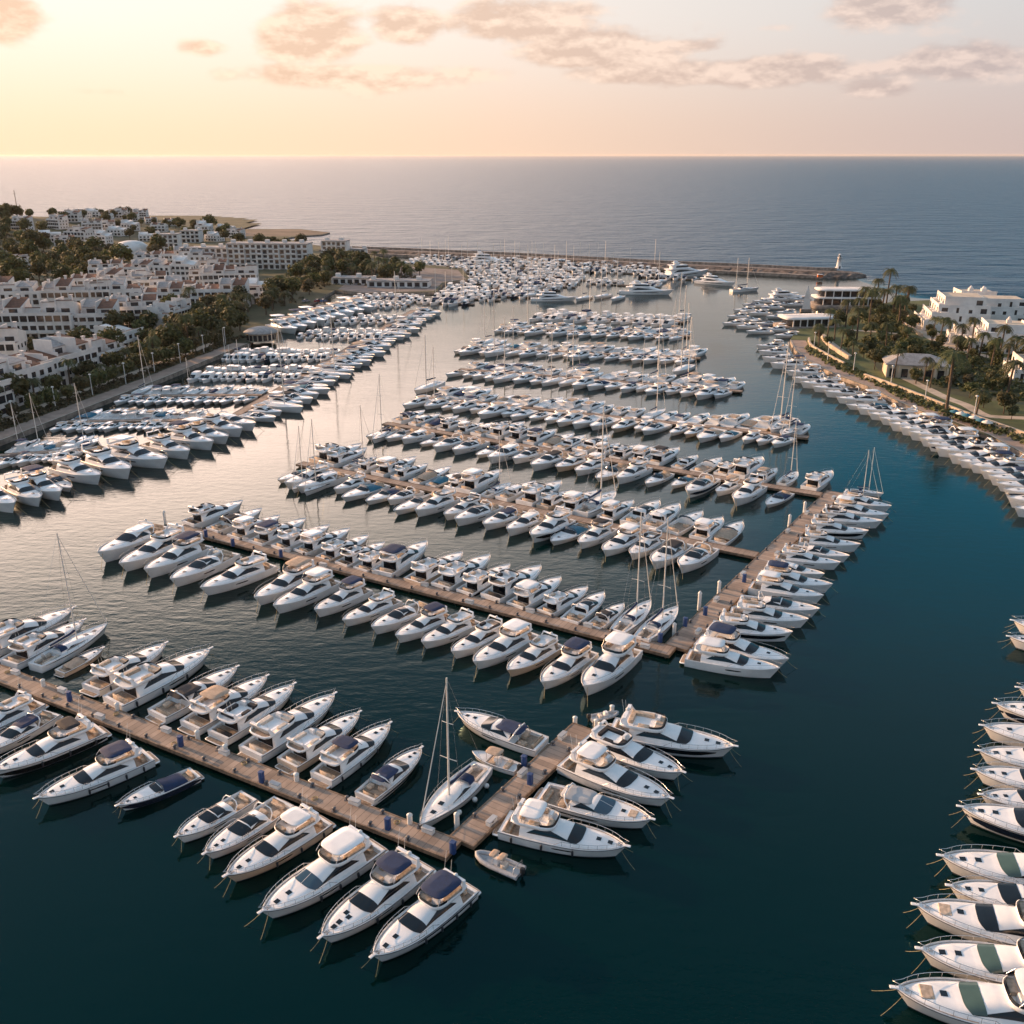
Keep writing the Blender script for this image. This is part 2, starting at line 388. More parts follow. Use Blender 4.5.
def plan_ring(x0, x1, w, z, n=28, e=.5, flat=.0, ins=0.0, nose=.55):
    """rounded plan outline: squarer aft, rounder forward"""
    cx = (x0+x1)/2; rx = (x1-x0)/2-ins; r = []
    for i in range(n):
        a = 2*math.pi*i/n; c, s_ = math.cos(a), math.sin(a)
        ee = nose if c > 0 else .35
        r.append(Vector((cx+rx*math.copysign(abs(c)**ee, c), (w-ins)*math.copysign(abs(s_)**e, s_), z)))
    return r
def slab(x0, x1, w, z0, z1, crown=.06, n=28, e=.45, nose=.6):
    mb = MB(); up = Vector((0,0,1))
    rs = [plan_ring(x0,x1,w,z0,n,e,ins=.06,nose=nose), plan_ring(x0,x1,w,(z0+z1)/2,n,e,nose=nose), plan_ring(x0,x1,w,z1,n,e,ins=.08,nose=nose), plan_ring(x0,x1,w,z1+crown,n,e,ins=min(w*.5,(x1-x0)*.25),nose=nose)]
    mb.loft(rs, True, True, True); return mb
def tub(x0, x1, w, z, hgt, n=28, flare=.10, floor=.06, aftlow=.5):
    mb = MB()
    def hz(p): return hgt*(aftlow+(1-aftlow)*min(1, max(0,(p.x-x0)/(x1-x0)*1.8)))
    a = plan_ring(x0,x1,w-.1,z-.08,n); a2 = plan_ring(x0-flare*.5,x1+flare*.6,w,z+.04,n)
    o = [Vector((p.x,p.y,z+hz(p))) for p in plan_ring(x0,x1+flare,w+.02,z,n)]
    i_ = [Vector((p.x,p.y,z+hz(p))) for p in plan_ring(x0,x1+flare,w,z,n,ins=.12)]
    b = plan_ring(x0,x1,w,z+floor,n,ins=.16); c = plan_ring(x0,x1,w,z+floor,n,ins=min(w,(x1-x0)/2)*.9)
    mb.loft([a,a2,o,i_,b,c], True, True, True); return mb

def make_yacht(P, lod=0):
    """P: L B F kind hull stripe canopy glass extras.  bow along +x, origin on the waterline"""
    L, B, F = P['L'], P['B'], P['F']; k = L/15.0; kind = P['kind']
    root = empty(P.get('name', 'motor_yacht')); h = Hull(L, B, F, full=P.get('full', 3.0 if kind != 'open' else 2.5), stern=.90)
    hm = P.get('hull', 'gelcoat')
    X = lambda t: -L/2+L*t
    hull_mesh(h, 26 if lod == 0 else (16 if lod == 1 else 9), (-.22,0,.12,.3,.5,.7,.88,1.0) if lod < 2 else (-.2,.05,.5,1.0)).build('hull', hm, root)
    fly = kind == 'fly'; tc = .17 if fly else (.31 if kind == 'sport' else .46)
    zs = h.sheer(.1)*.62
    deck_mesh(h, tc, zs, sidew=.30*k).build('deck', 'gelcoat_deck', root)
    st = P.get('stripe')
    if st and lod < 2:
        for s_ in (1,-1): hull_patch(h, P.get('s0',.06), P.get('s1',.97), P.get('k0',.44), P.get('k1',.80), s_, n=18).build('hull_stripe', st, root)
    if lod < 2 and not st and hm != 'hull_black':
        for s_ in (1,-1):
            hull_patch(h, .46, .64, .54, .68, s_, n=10, off=.035).build('hull_window', 'glass_dark', root)
    if lod == 0:
        for s_ in (1,-1):
            mb = MB(); mb.tube([h.p(i/22, .93, s_, .02) for i in range(23)], .045, 5); mb.build('rub_rail', P.get('rub','rub_grey'), root)
        mb = MB()
        for s_ in (1,-1):
            mb.loft([[h.p(i/26,.02,s_,.03), h.p(i/26,.10,s_,.03)] for i in range(27)], False)
        mb.build('boot_stripe', P.get('boot','antifoul'), root)
    # swim platform
    mb = slab(X(-.065), X(.03), B*.40, .30*k, .46*k, 0.0, 20 if lod<2 else 12); sp = mb.build('swim_platform', 'gelcoat', root)
    if lod < 2:
        mb = MB(); mb.box(X(-.055), X(-.004), -B*.34, B*.34, .46*k, .47*k); mb.build('teak_deck', 'teak', sp)
    # cockpit
    if lod < 2:
        mb = MB(); wi = h.w(.1)-.34*k
        mb.box(X(.04), X(tc)-.02, -wi+.02, wi-.02, zs+.004, zs+.03); mb.build('cockpit_floor', 'teak', root)
        seats = [[(X(.045), X(.045)+.65*k, -wi*.85, wi*.5, zs+.03, zs+.45*k), (X(.045), X(.045)+.18*k, -wi*.85, wi*.5, zs+.4*k, zs+.85*k)]]
        if kind != 'fly': seats += [[(X(tc)-1.7*k, X(tc)-.9*k, -wi*.9, -wi*.15, zs+.03, zs+.5*k)], [(X(.14), X(.22), wi*.3, wi*.85, zs+.03, zs+.45*k)]]
        for bs in seats:
            mb = MB()
            for b6 in bs: mb.box(*b6, bev=.06)
            mb.build('cockpit_seat', P.get('seat', 'upholstery'), root)
    # cabin
    if fly:
        prof = [(tc,1.34*k),(.30,1.42*k),(.44,1.42*k),(.50,1.32*k),(.565,1.10*k),(.665,.52*k),(.70,.43*k),(.80,.31*k),(.87,.13*k),(.92,0)]
        ws = (.568,.663)
    elif kind == 'sport':
        prof = [(tc,.95*k),(.42,1.16*k),(.50,1.16*k),(.55,1.0*k),(.66,.42*k),(.70,.36*k),(.80,.24*k),(.90,.08*k),(.94,0)]
        ws = (.535,.658)
    else:
        prof = [(tc,.85*k),(.475,.92*k),(.49,.86*k),(.57,.34*k),(.62,.30*k),(.80,.20*k),(.90,.06*k),(.94,0)]
        ws = (.49,.567)
    if P.get('low'): prof = [(a, b_*P['low']) for a, b_ in prof]
    cb = Cabin(h, prof, inset=.40*k); n_, m_ = ((30,14),(20,10),(10,6))[lod]
    cab = cb.body(n_, m_).build('cabin', 'gelcoat', root)
    gl = P.get('glass', 'glass_dark'); q = ((10,14),(5,8),(2,4))[lod]
    cb.patch(ws[0], ws[1], R(14), R(166), .030, *q, sweep=.035).build('windshield', gl, root)
    if lod == 0 and P.get('mullions', gl == 'glass_blue'):
        mb = MB()
        for f in (90,):
            mb.tube([cb.p(ws[0]+(ws[1]-ws[0])*i/5, R(f), .035) for i in range(6)], .022, 4)
        mb.build('windshield_frame', 'gelcoat', root)
    wt = (.23,.62,.40,.88,1.6) if fly else ((.33,.60,.36,.84,1.3) if kind == 'sport' else (.462,.50,.3,.8,1.2))
    if kind != 'open':
        for s_ in (1,-1):
            cb.sidewin(*wt[:4], s_, sharp=wt[4], n=(12,8,4)[lod]).build('side_window', 'glass_dark', root)
            pass
        if lod < 2:   # salon door / aft glass
            wv = cb.wc(tc)*.72; zb = h.sheer(tc)-.1
            mb = MB(); hh = prof[0][1]
            mb.box(X(tc)-.03, X(tc)+.02, -wv, wv, zs+.1, zb+hh*.80); mb.build('aft_door', 'glass_dark', root)
    if lod < 2:   # worn teak side decks running round the bow
        for s_ in (1,-1):
            mb = MB(); rr = []
            for i in range(15):
                t = .60+.36*i/14; y1 = max(.02, h.w(t)-.14*k); y0 = min(y1-.01, max(.01, cb.wc(t)*(.98 if t < .92 else max(0, (.96-t)/.04)*.98))); x_ = X(t); z_ = h.sheer(t)-.075
                rr.append([(x_, s_*y0, z_+.006), (x_, s_*y1, z_)])
            mb.loft(rr, False, smooth=False); mb.build('side_deck', 'teak_grey', root)
    zr = h.sheer(.4)-.14+(prof[0][1]+.05)
    # hatches
    if lod < 2:
        hs = [(.75,0)] if P.get('bowwell') else P.get('hatches', [(.78,0),(.87,0)])
        for (t, yy) in (hs if lod == 0 else hs[:1]):
            z_ = cb.p(t, math.pi/2).z; sl = -(cb.p(t+.02, math.pi/2).z-cb.p(t-.02, math.pi/2).z)/(.04*L); s2 = .27*k
            mb = MB(); x_ = X(t); pts = []
            for dx, dy in ((-s2,-s2),(s2,-s2),(s2,s2),(-s2,s2)): pts.append((x_+dx, yy*B+dy, z_-sl*dx-.02+(-.03 if yy else 0)))
            mb.loft([pts, [(a,b_,c+.07) for a,b_,c in pts]], True, True, True, False); mb.build('hatch', 'glass_dark', root)
    if P.get('sunpad') and lod < 2:
        mb = MB(); z_ = cb.p(.76, math.pi/2).z
        rr = []
        for t in (.73,.75,.80,.84):
            zz = cb.p(t, math.pi/2).z+.02; ww = cb.wc(t)*.55
            rr.append([(X(t),-ww,zz-.06),(X(t),-ww*.9,zz+.05),(X(t),0,zz+.07),(X(t),ww*.9,zz+.05),(X(t),ww,zz-.06)])
        mb.loft(rr, False, True, True); mb.build('sun_pad', P.get('seat','upholstery_cream'), root)
    if P.get('bowwell') and lod == 0:   # open bow lounge
        mb = MB(); z_ = cb.p(.83, math.pi/2).z; mb.box(X(.80), X(.87), -h.w(.86)*.50, h.w(.86)*.50, z_-.25, z_+.07, bev=.05); mb.build('bow_lounge', 'upholstery', root)
    cv = P.get('canopy'); cm = {'navy':'canvas_navy','white':'gelcoat','black':'canvas_black','tan':'canvas_tan','teal':'canvas_teal','grey':'gelcoat_grey'}.get(cv)
    if fly:
        x0, x1, w_ = X(.085), X(.445), B*.40
        fb = tub(x0, x1, w_, zr, .44*k, (32,20,12)[lod]).build('flybridge', 'gelcoat', root)
        if lod < 2:
            # tinted wind deflector
            mb = MB(); rg = plan_ring(x0, x1+.08, w_-.04, zr+.42*k, 32); sel = [p for p in rg if p.x > X(.31)]
            sel.sort(key=lambda p: math.atan2(p.y, p.x-X(.31)))
            mb.loft([sel, [Vector((p.x-.16*k, p.y*.97, p.z+.28*k)) for p in sel]], False); mb.build('wind_deflector', P.get('deflector','glass_dark'), root)
            mb = MB(); zf = zr+.07; ww = w_-.2
            mb.box(x0+.1, x0+1.7*k, -ww, ww, zf-.002, zf+.02)
            mb.build('fly_floor', 'teak' if P.get('teakfly') else 'gelcoat_deck', fb)
            seats = [(X(.15), X(.34), ww-.6*k, ww), (X(.15), X(.15)+.6*k, -ww*.5, ww-.62*k), (X(.24), X(.33), -ww, -ww+.65*k), (X(.385), X(.43), -ww*.85, ww*.05)]
            if P.get('flypad'): seats[3] = (X(.37), X(.43), -ww*.8, ww*.8)
            for (a0, a1, c0_, c1_) in (seats if lod == 0 else (seats[0], seats[2])):
                mb = MB(); mb.box(a0, a1, c0_, c1_, zf+.01, zf+.42*k, bev=.06); mb.build('fly_seat', P.get('seat','upholstery'), fb)
            mb = MB(); mb.box(X(.365), X(.40), ww*.1, ww*.75, zf, zf+.72*k, taper=.25); mb.build('helm_console', 'gelcoat_deck', fb)
            # arch / mast aft
            mb = MB(); xa = X(.15)
            for s_ in (1,-1): mb.loft([[(xa+.35*k,s_*w_,zr+.3*k),(xa-.25*k,s_*w_,zr+.3*k),(xa-.25*k,s_*(w_-.09),zr+.3*k),(xa+.35*k,s_*(w_-.09),zr+.3*k)],
                                        [(xa-.15*k,s_*w_*.86,zr+1.12*k),(xa-.5*k,s_*w_*.86,zr+1.12*k),(xa-.5*k,s_*(w_*.86-.08),zr+1.12*k),(xa-.15*k,s_*(w_*.86-.08),zr+1.12*k)]], True, False, True, False)
            mb.rbox(xa-.55*k, xa-.1*k, -w_*.87, w_*.87, zr+1.05*k, zr+1.19*k, .04)
            ar = mb.build('radar_arch', 'gelcoat', root)
            if cv is None or lod == 0:
                mb = MB(); mb.lathe([(.02,0),(.26*k,.02),(.28*k,.16*k),(.18*k,.28*k),(.02,.32*k)], (xa-.32*k, .25*k, zr+1.17*k), 10); mb.build('radar_dome', 'plastic_white', ar)
            if lod == 0:
                mb = MB(); mb.tube([(xa-.3*k,-.5*k,zr+1.3*k),(xa-.5*k,-.5*k,zr+3.0*k)], .018, 4); mb.tube([(xa-.3*k,-w_*.8,zr+1.3*k),(xa-.7*k,-w_*.8,zr+3.6*k)], .018, 4); mb.build('antenna', 'plastic_white', ar)
        elif not cv:
            mb = MB(); mb.box(X(.22), X(.40), -w_*.6, w_*.6, zr+.1, zr+.45*k); mb.build('fly_seat', 'upholstery', fb)
        if cv:
            ztop = zr+1.36*k; c0, c1 = P.get('cspan', (.13,.40))
            can = slab(X(c0), X(c1), w_*.96, ztop-.07, ztop+.03, .09 if cv != 'white' else .05, 24 if lod<2 else 10).build('hardtop' if cv in ('white','grey') else 'bimini', cm, root)
            if lod < 2:
                for s_ in (1,-1):
                    mb = MB()
                    mb.tube([(X(c1)-.3,s_*w_*.85,ztop-.05),(X(c1)+.25*k,s_*w_*.9,zr+.6*k)], .035, 5); mb.tube([(X(c0)+.5,s_*w_*.85,ztop-.05),(X(c0)+.35*k,s_*w_*.92,zr+.3*k)], .035, 5)
                    mb.build('canopy_frame', 'steel', can)
    elif kind == 'sport':
        if cv:
            za = zr+.16*k
            can = slab(X(.20), X(.50), B*.335, za-.03, za+.05, .10, 24 if lod<2 else 10).build('soft_top' if cv != 'white' else 'hardtop', cm, root)
            if lod < 2:
                for s_ in (1,-1):
                    mb = MB(); mb.tube([(X(.22),s_*B*.31,za),(X(.19),s_*B*.36,h.sheer(.2))], .04, 5); mb.build('canopy_frame', 'steel', can)
        else:
            cb.patch(.40, .52, R(38), R(142), .02, *q).build('sunroof', gl, root)
        if lod < 2:
            mb = MB(); xa = X(.27); ww = B*.40
            pts = [(xa+.5*k,ww*1.0,h.sheer(.3)),(xa-.1*k,ww*.95,h.sheer(.3)+.9*k),(xa-.3*k,ww*.7,h.sheer(.3)+1.45*k),(xa-.35*k,0,h.sheer(.3)+1.6*k)]
            pts += [(a,-b_,c) for a,b_,c in pts[-2::-1]]
            mb.tube(pts, .10*k, 6); ar = mb.build('radar_arch', 'gelcoat', root)
            mb = MB(); mb.lathe([(.02,0),(.22*k,.02),(.24*k,.14*k),(.02,.26*k)], (xa-.35*k,0,h.sheer(.3)+1.66*k), 8); mb.build('radar_dome', 'plastic_white', ar)
    else:
        if cv:
            za = h.sheer(.3)
            mb = MB(); rr = []
            for t, hh in ((.16,.15),(.22,.42),(.34,.62),(.44,.95),(.47,.92)):
                w2 = h.w(t)-.30*k; rr.append([(X(t),w2,za-.02),(X(t),w2*.85,za+hh*k*.75),(X(t),0,za+hh*k),(X(t),-w2*.85,za+hh*k*.75),(X(t),-w2,za-.02)])
            mb.loft(rr, False, True, True); mb.build('cockpit_cover', cm, root)
        if lod < 2:
            mb = MB(); mb.loft([[cb.p(.485,R(a),-.02) for a in range(8,173,12)], [cb.p(.485,R(a),.0)+Vector((-.25*k,0,.38*k)) for a in range(8,173,12)]], False); mb.build('windscreen', 'glass_blue', root)
    # rails
    if lod == 0 or (lod == 1 and P.get('rail', True)):
        mb = MB(); nst = 10; t0 = .46
        for s_ in (1,-1):
            top = [h.p(t0+(1.0-t0)*i/16, 1, s_, dz=(.62*k*min(1, i/2.0)), ins=.10) for i in range(17)]
            if s_ == 1: L_ = top
            else: R_ = top
        path = L_[:-1]+[Vector((L/2+.25*k, 0, h.sheer(1)+.66*k))]+R_[:-1][::-1]
        mb.tube(path, .030 if lod == 0 else .022, 5 if lod == 0 else 3)
        if lod == 0:
            for s_, tp in ((1,L_),(-1,R_)):
                for i in range(2, 17, 2):
                    t = t0+(1-t0)*i/16; mb.tube([h.p(t,1,s_,ins=.08), tp[i]], .020, 4)
        mb.build('bow_rail', 'steel', root)
        if lod == 0:
            mb = MB(); mb.box(L/2-.35, L/2+.42*k, -.17, .17, h.sheer(1)-.02, h.sheer(1)+.07, bev=.04); mb.build('anchor_roller', 'gelcoat', root)
            mb = MB(); mb.box(X(.925), X(.95), -.18, .18, h.sheer(.93)-.05, h.sheer(.93)+.16, taper=.3); mb.build('windlass', 'steel', root)
    fd = P.get('fenders', 0)
    if fd and lod == 0:
        for s_ in (1,-1):
            for i in range(fd):
                t = .12+.50*i/max(1,fd-1); a = h.p(t, .95, s_, .05); mb = MB(); r_ = .15*k
                mb.lathe([(.03,-.62*k),(r_*.8,-.55*k),(r_,-.35*k),(r_,-.05*k),(r_*.8,.1*k),(.03,.16*k)], (a.x, a.y+s_*r_, a.z-.25*k), 8)
                mb.tube([(a.x,a.y+s_*r_,a.z-.15*k),(a.x,a.y,a.z+.1)], .015, 3); mb.build('fender', P.get('fcol','fender_dark'), root)
    if P.get('rope', True) and lod < 2:
        for s_ in ((1,-1) if lod == 0 else (1,)):
            a = h.p(.975, .8, s_, .02); mb = MB(); mb.tube([a+Vector((random.Random(int(L*977)+s_).uniform(1.2,2.4)*k*q_, s_*random.Random(int(L*331)+s_).uniform(.5,1.4)*k*q_, -(a.z+.2)*(q_**1.0)-.35*q_*(1-q_)*2)) for q_ in (0,.25,.5,.75,1)], random.Random(int(L*331)).choice([.018,.022]) if lod == 0 else .03, 4); mb.build('mooring_rope', 'rope', root)
    if lod == 0 and P.get('gang'):
        mb = MB(); mb.box(X(-.16), X(0.0), -.25, .25, .62*k, .68*k); mb.build('gangway', 'teak', root)
    return root

def make_sailboat(P, lod=0):
    L, B, F = P['L'], P['B'], P['F']; k = L/13.0
    root = empty('sailing_yacht'); h = Hull(L, B, F, full=2.0, stern=.70, over=.08, aft=.80); X = lambda t: -L/2+L*t
    hull_mesh(h, 22 if lod < 2 else 9, (-.22,0,.12,.3,.5,.7,.88,1.0) if lod < 2 else (-.2,.05,.5,1.0)).build('hull', P.get('hull','gelcoat'), root)
    deck_mesh(h, .26, h.sheer(.1)*.6, .55*k).build('deck', 'gelcoat_deck', root)
    prof = [(.28,.50*k),(.42,.48*k),(.60,.36*k),(.72,.14*k),(.76,0)]
    cb = Cabin(h, prof, wk=.62, inset=.55*k, tumble=.3); cb.body(14, 8 if lod<2 else 5).build('coachroof', 'gelcoat', root)
    mastx = X(.56); mh = P.get('mh', 1.38)*L
    if lod < 2:
        for s_ in (1,-1): cb.sidewin(.34,.64,.30,.80,s_).build('side_window', 'glass_dark', root)
        for s_ in (1,-1): hull_patch(h, .04, .98, .80, .90, s_, n=14).build('hull_stripe', P.get('stripe','hull_navy'), root)
        wi = h.w(.1)-.55*k; zs = h.sheer(.1)*.6
        mb = MB(); mb.box(X(.04), X(.25), -wi*.6, wi*.6, zs+.004, zs+.03); mb.build('cockpit_floor', 'teak', root)
        mb = MB()
        for s_ in (1,-1): mb.box(X(.05), X(.25), s_*wi*.8-.18*k, s_*wi*.8+.18*k, zs, zs+.42*k, bev=.04)
        mb.build('cockpit_seat', 'upholstery_cream', root)
        mb = MB(); mb.lathe([(.5*k,-.03),(.55*k,0),(.5*k,.03)], (0,0,0), 14)
        wl = mb.build('steering_wheel', 'steel', root); wl.location = (X(.12),0,zs+.8*k); wl.rotation_euler = (0,R(80),0)
        mb = MB(); rr = []
        for t, hh in ((.27,.62),(.32,.66),(.36,.42)):
            ww = cb.wc(t)*.95; z0 = h.sheer(t)+.3*k; rr.append([(X(t),ww,z0),(X(t),ww*.8,z0+hh*k*.8),(X(t),0,z0+hh*k),(X(t),-ww*.8,z0+hh*k*.8),(X(t),-ww,z0)])
        mb.loft(rr, False); mb.build('spray_hood', P.get('hood','canvas_navy'), root)
        for t in (.68,.80):
            z_ = max(cb.p(t, math.pi/2).z, h.sheer(t)-.06); mb = MB(); mb.box(X(t)-.28*k, X(t)+.28*k, -.28*k, .28*k, z_-.04, z_+.05); mb.build('hatch', 'glass_dark', root)
        mb = MB()
        for s_ in (1,-1):
            top = [h.p(.03+.97*i/14, 1, s_, dz=.62*k, ins=.06) for i in range(15)]; mb.tube(top, .018, 3)
            for i in range(0,15,2): mb.tube([h.p(.03+.97*i/14,1,s_,ins=.06), top[i]], .018, 3)
        mb.build('guard_rail', 'steel', root)
    tk = P.get('thick', .11)
    mb = MB(); mb.tube([(mastx,0,h.sheer(.5)), (mastx-.15,0,mh)], tk, 8 if lod<2 else 5, r1=tk*.7); ms = mb.build('mast', 'mast_alloy', root)
    mb = MB()
    for f in (.38,.66): mb.tube([(mastx-.1,-B*.36*(1.2-f),mh*f),(mastx,0,mh*f+.05),(mastx-.1,B*.36*(1.2-f),mh*f)], .045, 4)
    mb.build('spreader', 'mast_alloy', ms)
    mb = MB(); mb.tube([(mastx-.1,0,h.sheer(.5)+1.3*k),(X(.20),0,h.sheer(.5)+1.25*k)], .09, 6); bo = mb.build('boom', 'mast_alloy', root)
    mb = MB(); mb.tube([(mastx-.2,0,h.sheer(.5)+1.7*k),(mastx-1,0,h.sheer(.5)+1.55*k),(X(.22),0,h.sheer(.5)+1.40*k)], .20*k, 8, r1=.13*k); mb.build('sail_cover', P.get('cover','canvas_navy'), bo)
    mb = MB(); mb.tube([(X(.985),0,h.sheer(1)), (mastx-.1,0,mh*.97)], .075 if lod<2 else .06, 5, r1=.04); mb.build('furled_genoa', 'fabric_white', root)
    if lod < 2:
        mb = MB(); mb.tube([(X(.0),0,h.sheer(0)), (mastx-.15,0,mh)], .016, 3)
        for s_ in (1,-1): mb.tube([h.p(.54,1,s_,ins=.08), (mastx-.1,s_*B*.36*.82,mh*.38), (mastx-.1,s_*B*.36*.54,mh*.66), (mastx-.12,0,mh*.95)], .016, 3)
        mb.build('rigging', 'steel', root)
    if lod == 0:
        for i in range(3):
            a = h.p(.2+.22*i, .9, 1, .05); mb = MB(); mb.lathe([(.03,-.3),(.26,-.2),(.32,0),(.26,.2),(.03,.3)], (a.x,a.y+.3,a.z-.6), 10); mb.build('fender', 'fender_white', root)
    return root

def make_rib(L=5.5, name='inflatable_tender', seats=True):
    root = empty(name); r = .25*L/5.5; B = L*.40
    mb = MB(); pts = [(-L/2, B/2-r, .38), (L*.1, B/2-r, .38), (L*.3, (B/2-r)*.8, .42), (L*.44, (B/2-r)*.35, .50), (L*.48, 0, .53)]
    pts += [(a,-b_,c) for a,b_,c in pts[-2::-1]]
    mb.tube(pts, r, 10); mb.build('inflatable_tube', 'rib_grey', root)
    mb = MB(); mb.loft([[(-L/2+.1,B/2-r,.25),(-L/2+.1,0,.0),(-L/2+.1,-B/2+r,.25)],[(L*.1,B/2-r,.28),(L*.1,0,.05),(L*.1,-B/2+r,.28)],[(L*.42,.1,.42),(L*.44,0,.3),(L*.42,-.1,.42)]], False)
    mb.box(-L/2+.15, L*.25, -B/2+r, B/2-r, .26, .32); mb.build('floor', 'gelcoat_grey', root)
    mb = MB(); mb.box(-.1, .5, -.35, .35, .3, 1.0, taper=.25); mb.build('helm_console', 'gelcoat_deck', root)
    mb = MB(); mb.box(-1.1*L/5.5, -.5*L/5.5, -.4, .4, .3, .7, bev=.05); mb.build('seat', 'upholstery_cream', root)
    mb = MB(); mb.box(-L/2-.45, -L/2+.05, -.22, .22, .55, 1.15, bev=.1); mb.box(-L/2-.25, -L/2-.1, -.06, .06, -.3, .6); mb.build('outboard_motor', 'rubber_black', root)
    if seats:
        for x_ in (-.55, .45):
            c_ = slab(x_-.42, x_+.42, .62, 1.45, 1.52, .03, 16).build('sun_top', 'canvas_tan', root); mb = MB(); mb.tube([(x_,-.3,.3),(x_,-.3,1.46),(x_,.3,1.46),(x_,.3,.3)], .03, 4); mb.build('top_frame', 'steel', c_)
        mb = MB(); mb.tube([(-L/2+.4,B/2-r,.5),(-L/2+.4,B/2-r,1.25),(-L/2+.4,-B/2+r,1.25),(-L/2+.4,-B/2+r,.5)], .04, 5); mb.build('roll_bar', 'steel', root)
    return root
def make_launch(L=7.5):
    """small open boat with a tan awning"""
    root = empty('small_motorboat'); h = Hull(L, L*.36, .95, full=2.6); X = lambda t: -L/2+L*t
    hull_mesh(h, 16).build('hull', 'gelcoat', root); deck_mesh(h, .62, .35, .25).build('deck', 'gelcoat_deck', root)
    mb = MB(); mb.box(X(.38), X(.50), -.4, .4, .36, 1.25, taper=.25); mb.build('helm_console', 'gelcoat', root)
    mb = MB(); mb.box(X(.45), X(.58), -.75, .75, .37, .75, bev=.05); mb.box(X(.16), X(.25), -.8, .8, .37, .8, bev=.05); mb.build('seat', 'upholstery', root)
    c = slab(X(.34), X(.66), .85, 1.95, 2.02, .05).build('awning', 'canvas_tan', root)
    mb = MB()
    for a, b_ in ((.38,.7),(.62,.7),(.38,-.7),(.62,-.7)): mb.tube([(X(a),b_,.8),(X(a),b_,1.97)], .03, 4)
    mb.build('awning_frame', 'steel', c)
    mb = MB(); mb.box(X(0)-.4, X(0)+.05, -.25, .25, .5, 1.15, bev=.1); mb.box(X(0)-.2, X(0)-.05, -.06, .06, -.3, .6); mb.build('outboard_motor', 'rubber_black', root)
    for s_ in (1,-1):
        mb = MB(); mb.tube([h.p(i/14, .95, s_, .03) for i in range(15)], .04, 5); mb.build('rub_rail', 'rub_grey', root)
    return root
def make_superyacht(L=38, name='superyacht', lod=1, hull='gelcoat'):
    root = empty(name); B = L*.21; F = L*.095; h = Hull(L, B, F, full=2.6, aft=.62); X = lambda t: -L/2+L*t; k = L/15
    hull_mesh(h, 20).build('hull', hull, root); deck_mesh(h, .16, h.sheer(.1)*.6, .6).build('deck', 'gelcoat_deck', root)
    dk = L*.068
    prof = [(.18,dk),(.60,dk),(.68,dk*.55),(.76,dk*.15),(.80,0)]
    cb = Cabin(h, prof, wk=.86, inset=.5, tumble=.12, e2=.4); cb.body(22,10).build('main_deck_house', 'gelcoat', root)
    for s_ in (1,-1): cb.sidewin(.22,.66,.35,.78,s_).build('side_window', 'glass_dark', root)
    for s_ in (1,-1): hull_patch(h, .25, .75, .55, .70, s_, n=12).build('hull_window', 'glass_dark', root)
    z = h.sheer(.4)+dk-.1
    slab(X(.12), X(.60), B*.44, z-.1, z+.12, .0).build('upper_deck', 'gelcoat', root)
    mb = MB(); mb.loft([plan_ring(X(.22),X(.56),B*.34,z+.1,24), plan_ring(X(.22),X(.53),B*.30,z+dk*.85,24)], True, False, True); uh = mb.build('wheelhouse', 'gelcoat', root)
    mb = MB(); mb.loft([plan_ring(X(.24),X(.557),B*.338,z+dk*.35,24), plan_ring(X(.24),X(.545),B*.318,z+dk*.72,24)], True); mb.build('window_band', 'glass_dark', uh)
    z2 = z+dk*.9
    slab(X(.18), X(.50), B*.34, z2-.05, z2+.12, .0).build('sun_deck', 'gelcoat', root)
    mb = MB(); mb.loft([plan_ring(X(.28),X(.40),B*.10,z2,12), plan_ring(X(.27),X(.34),B*.05,z2+dk*.9,12)], True, False, True); mb.box(X(.26), X(.38), -B*.2, B*.2, z2+dk*.5, z2+dk*.58); mb.lathe([(.02,0),(dk*.18,.05),(dk*.2,dk*.2),(.02,dk*.35)], (X(.31),B*.14,z2+dk*.58), 8); mb.build('radar_mast', 'gelcoat', root)
    return root

def blabel(desc, i, where): return '%s, %s %s' % (desc, ordn(i), where)
# ---------------------------------------------------------------- setting: water
mb = MB(); S = 60000.0
mb.add([(-S,-2000,0),(S,-2000,0),(S,S*2,0),(-S,S*2,0)], [(0,1,2,3)])
tag(mb.build('water', 'water'), kind='structure')

# ---------------------------------------------------------------- piers
def pier(name, a, b_, width, label, cat='pier', z=.75, ext=(0,0), pile_step=9.0, group=None):
    """floating/fixed pier from world point a to b_"""
    a = Vector((a.x,a.y,0)); b_ = Vector((b_.x,b_.y,0)); d = (b_-a).normalized(); a = a-d*ext[0]; b_ = b_+d*ext[1]; L = (b_-a).length
    root = empty(name, a, math.atan2(d.y, d.x)); tag(root, label, cat, group)
    mb = MB(); mb.box(0, L, -width/2, width/2, z-.12, z); mb.build('deck', 'pier_planks', root)
    mb = MB()
    for s_ in (1,-1): mb.box(0, L, s_*width/2-.02 if s_ > 0 else -width/2-.16, s_*width/2+.16 if s_ > 0 else -width/2+.02, z-.42, z+.05)
    mb.box(-.16, 0, -width/2-.16, width/2+.16, z-.42, z+.05); mb.box(L, L+.16, -width/2-.16, width/2+.16, z-.42, z+.05)
    mb.build('edge_beam', 'pier_edge', root)
    mb = MB(); mb.box(.4, L-.4, -width/2+.35, width/2-.35, .1, z-.13); mb.build('float', 'pile_wood', root)
    n = int(L/pile_step)
    if pile_step < 50:
        for i in range(n+1):
            for s_ in (1,-1): mb = MB(); mb.tube([(.6+i*(L-1.2)/max(1,n), s_*(width/2-.2), -.5), (.6+i*(L-1.2)/max(1,n), s_*(width/2-.2), z-.13)], .16, 6); mb.build('pile', 'pile_wood', root)
    return root, a, b_, d
A0, A1 = W(-60,650,.75), W(453,849,.75)
A2e = W(583,727,.75)
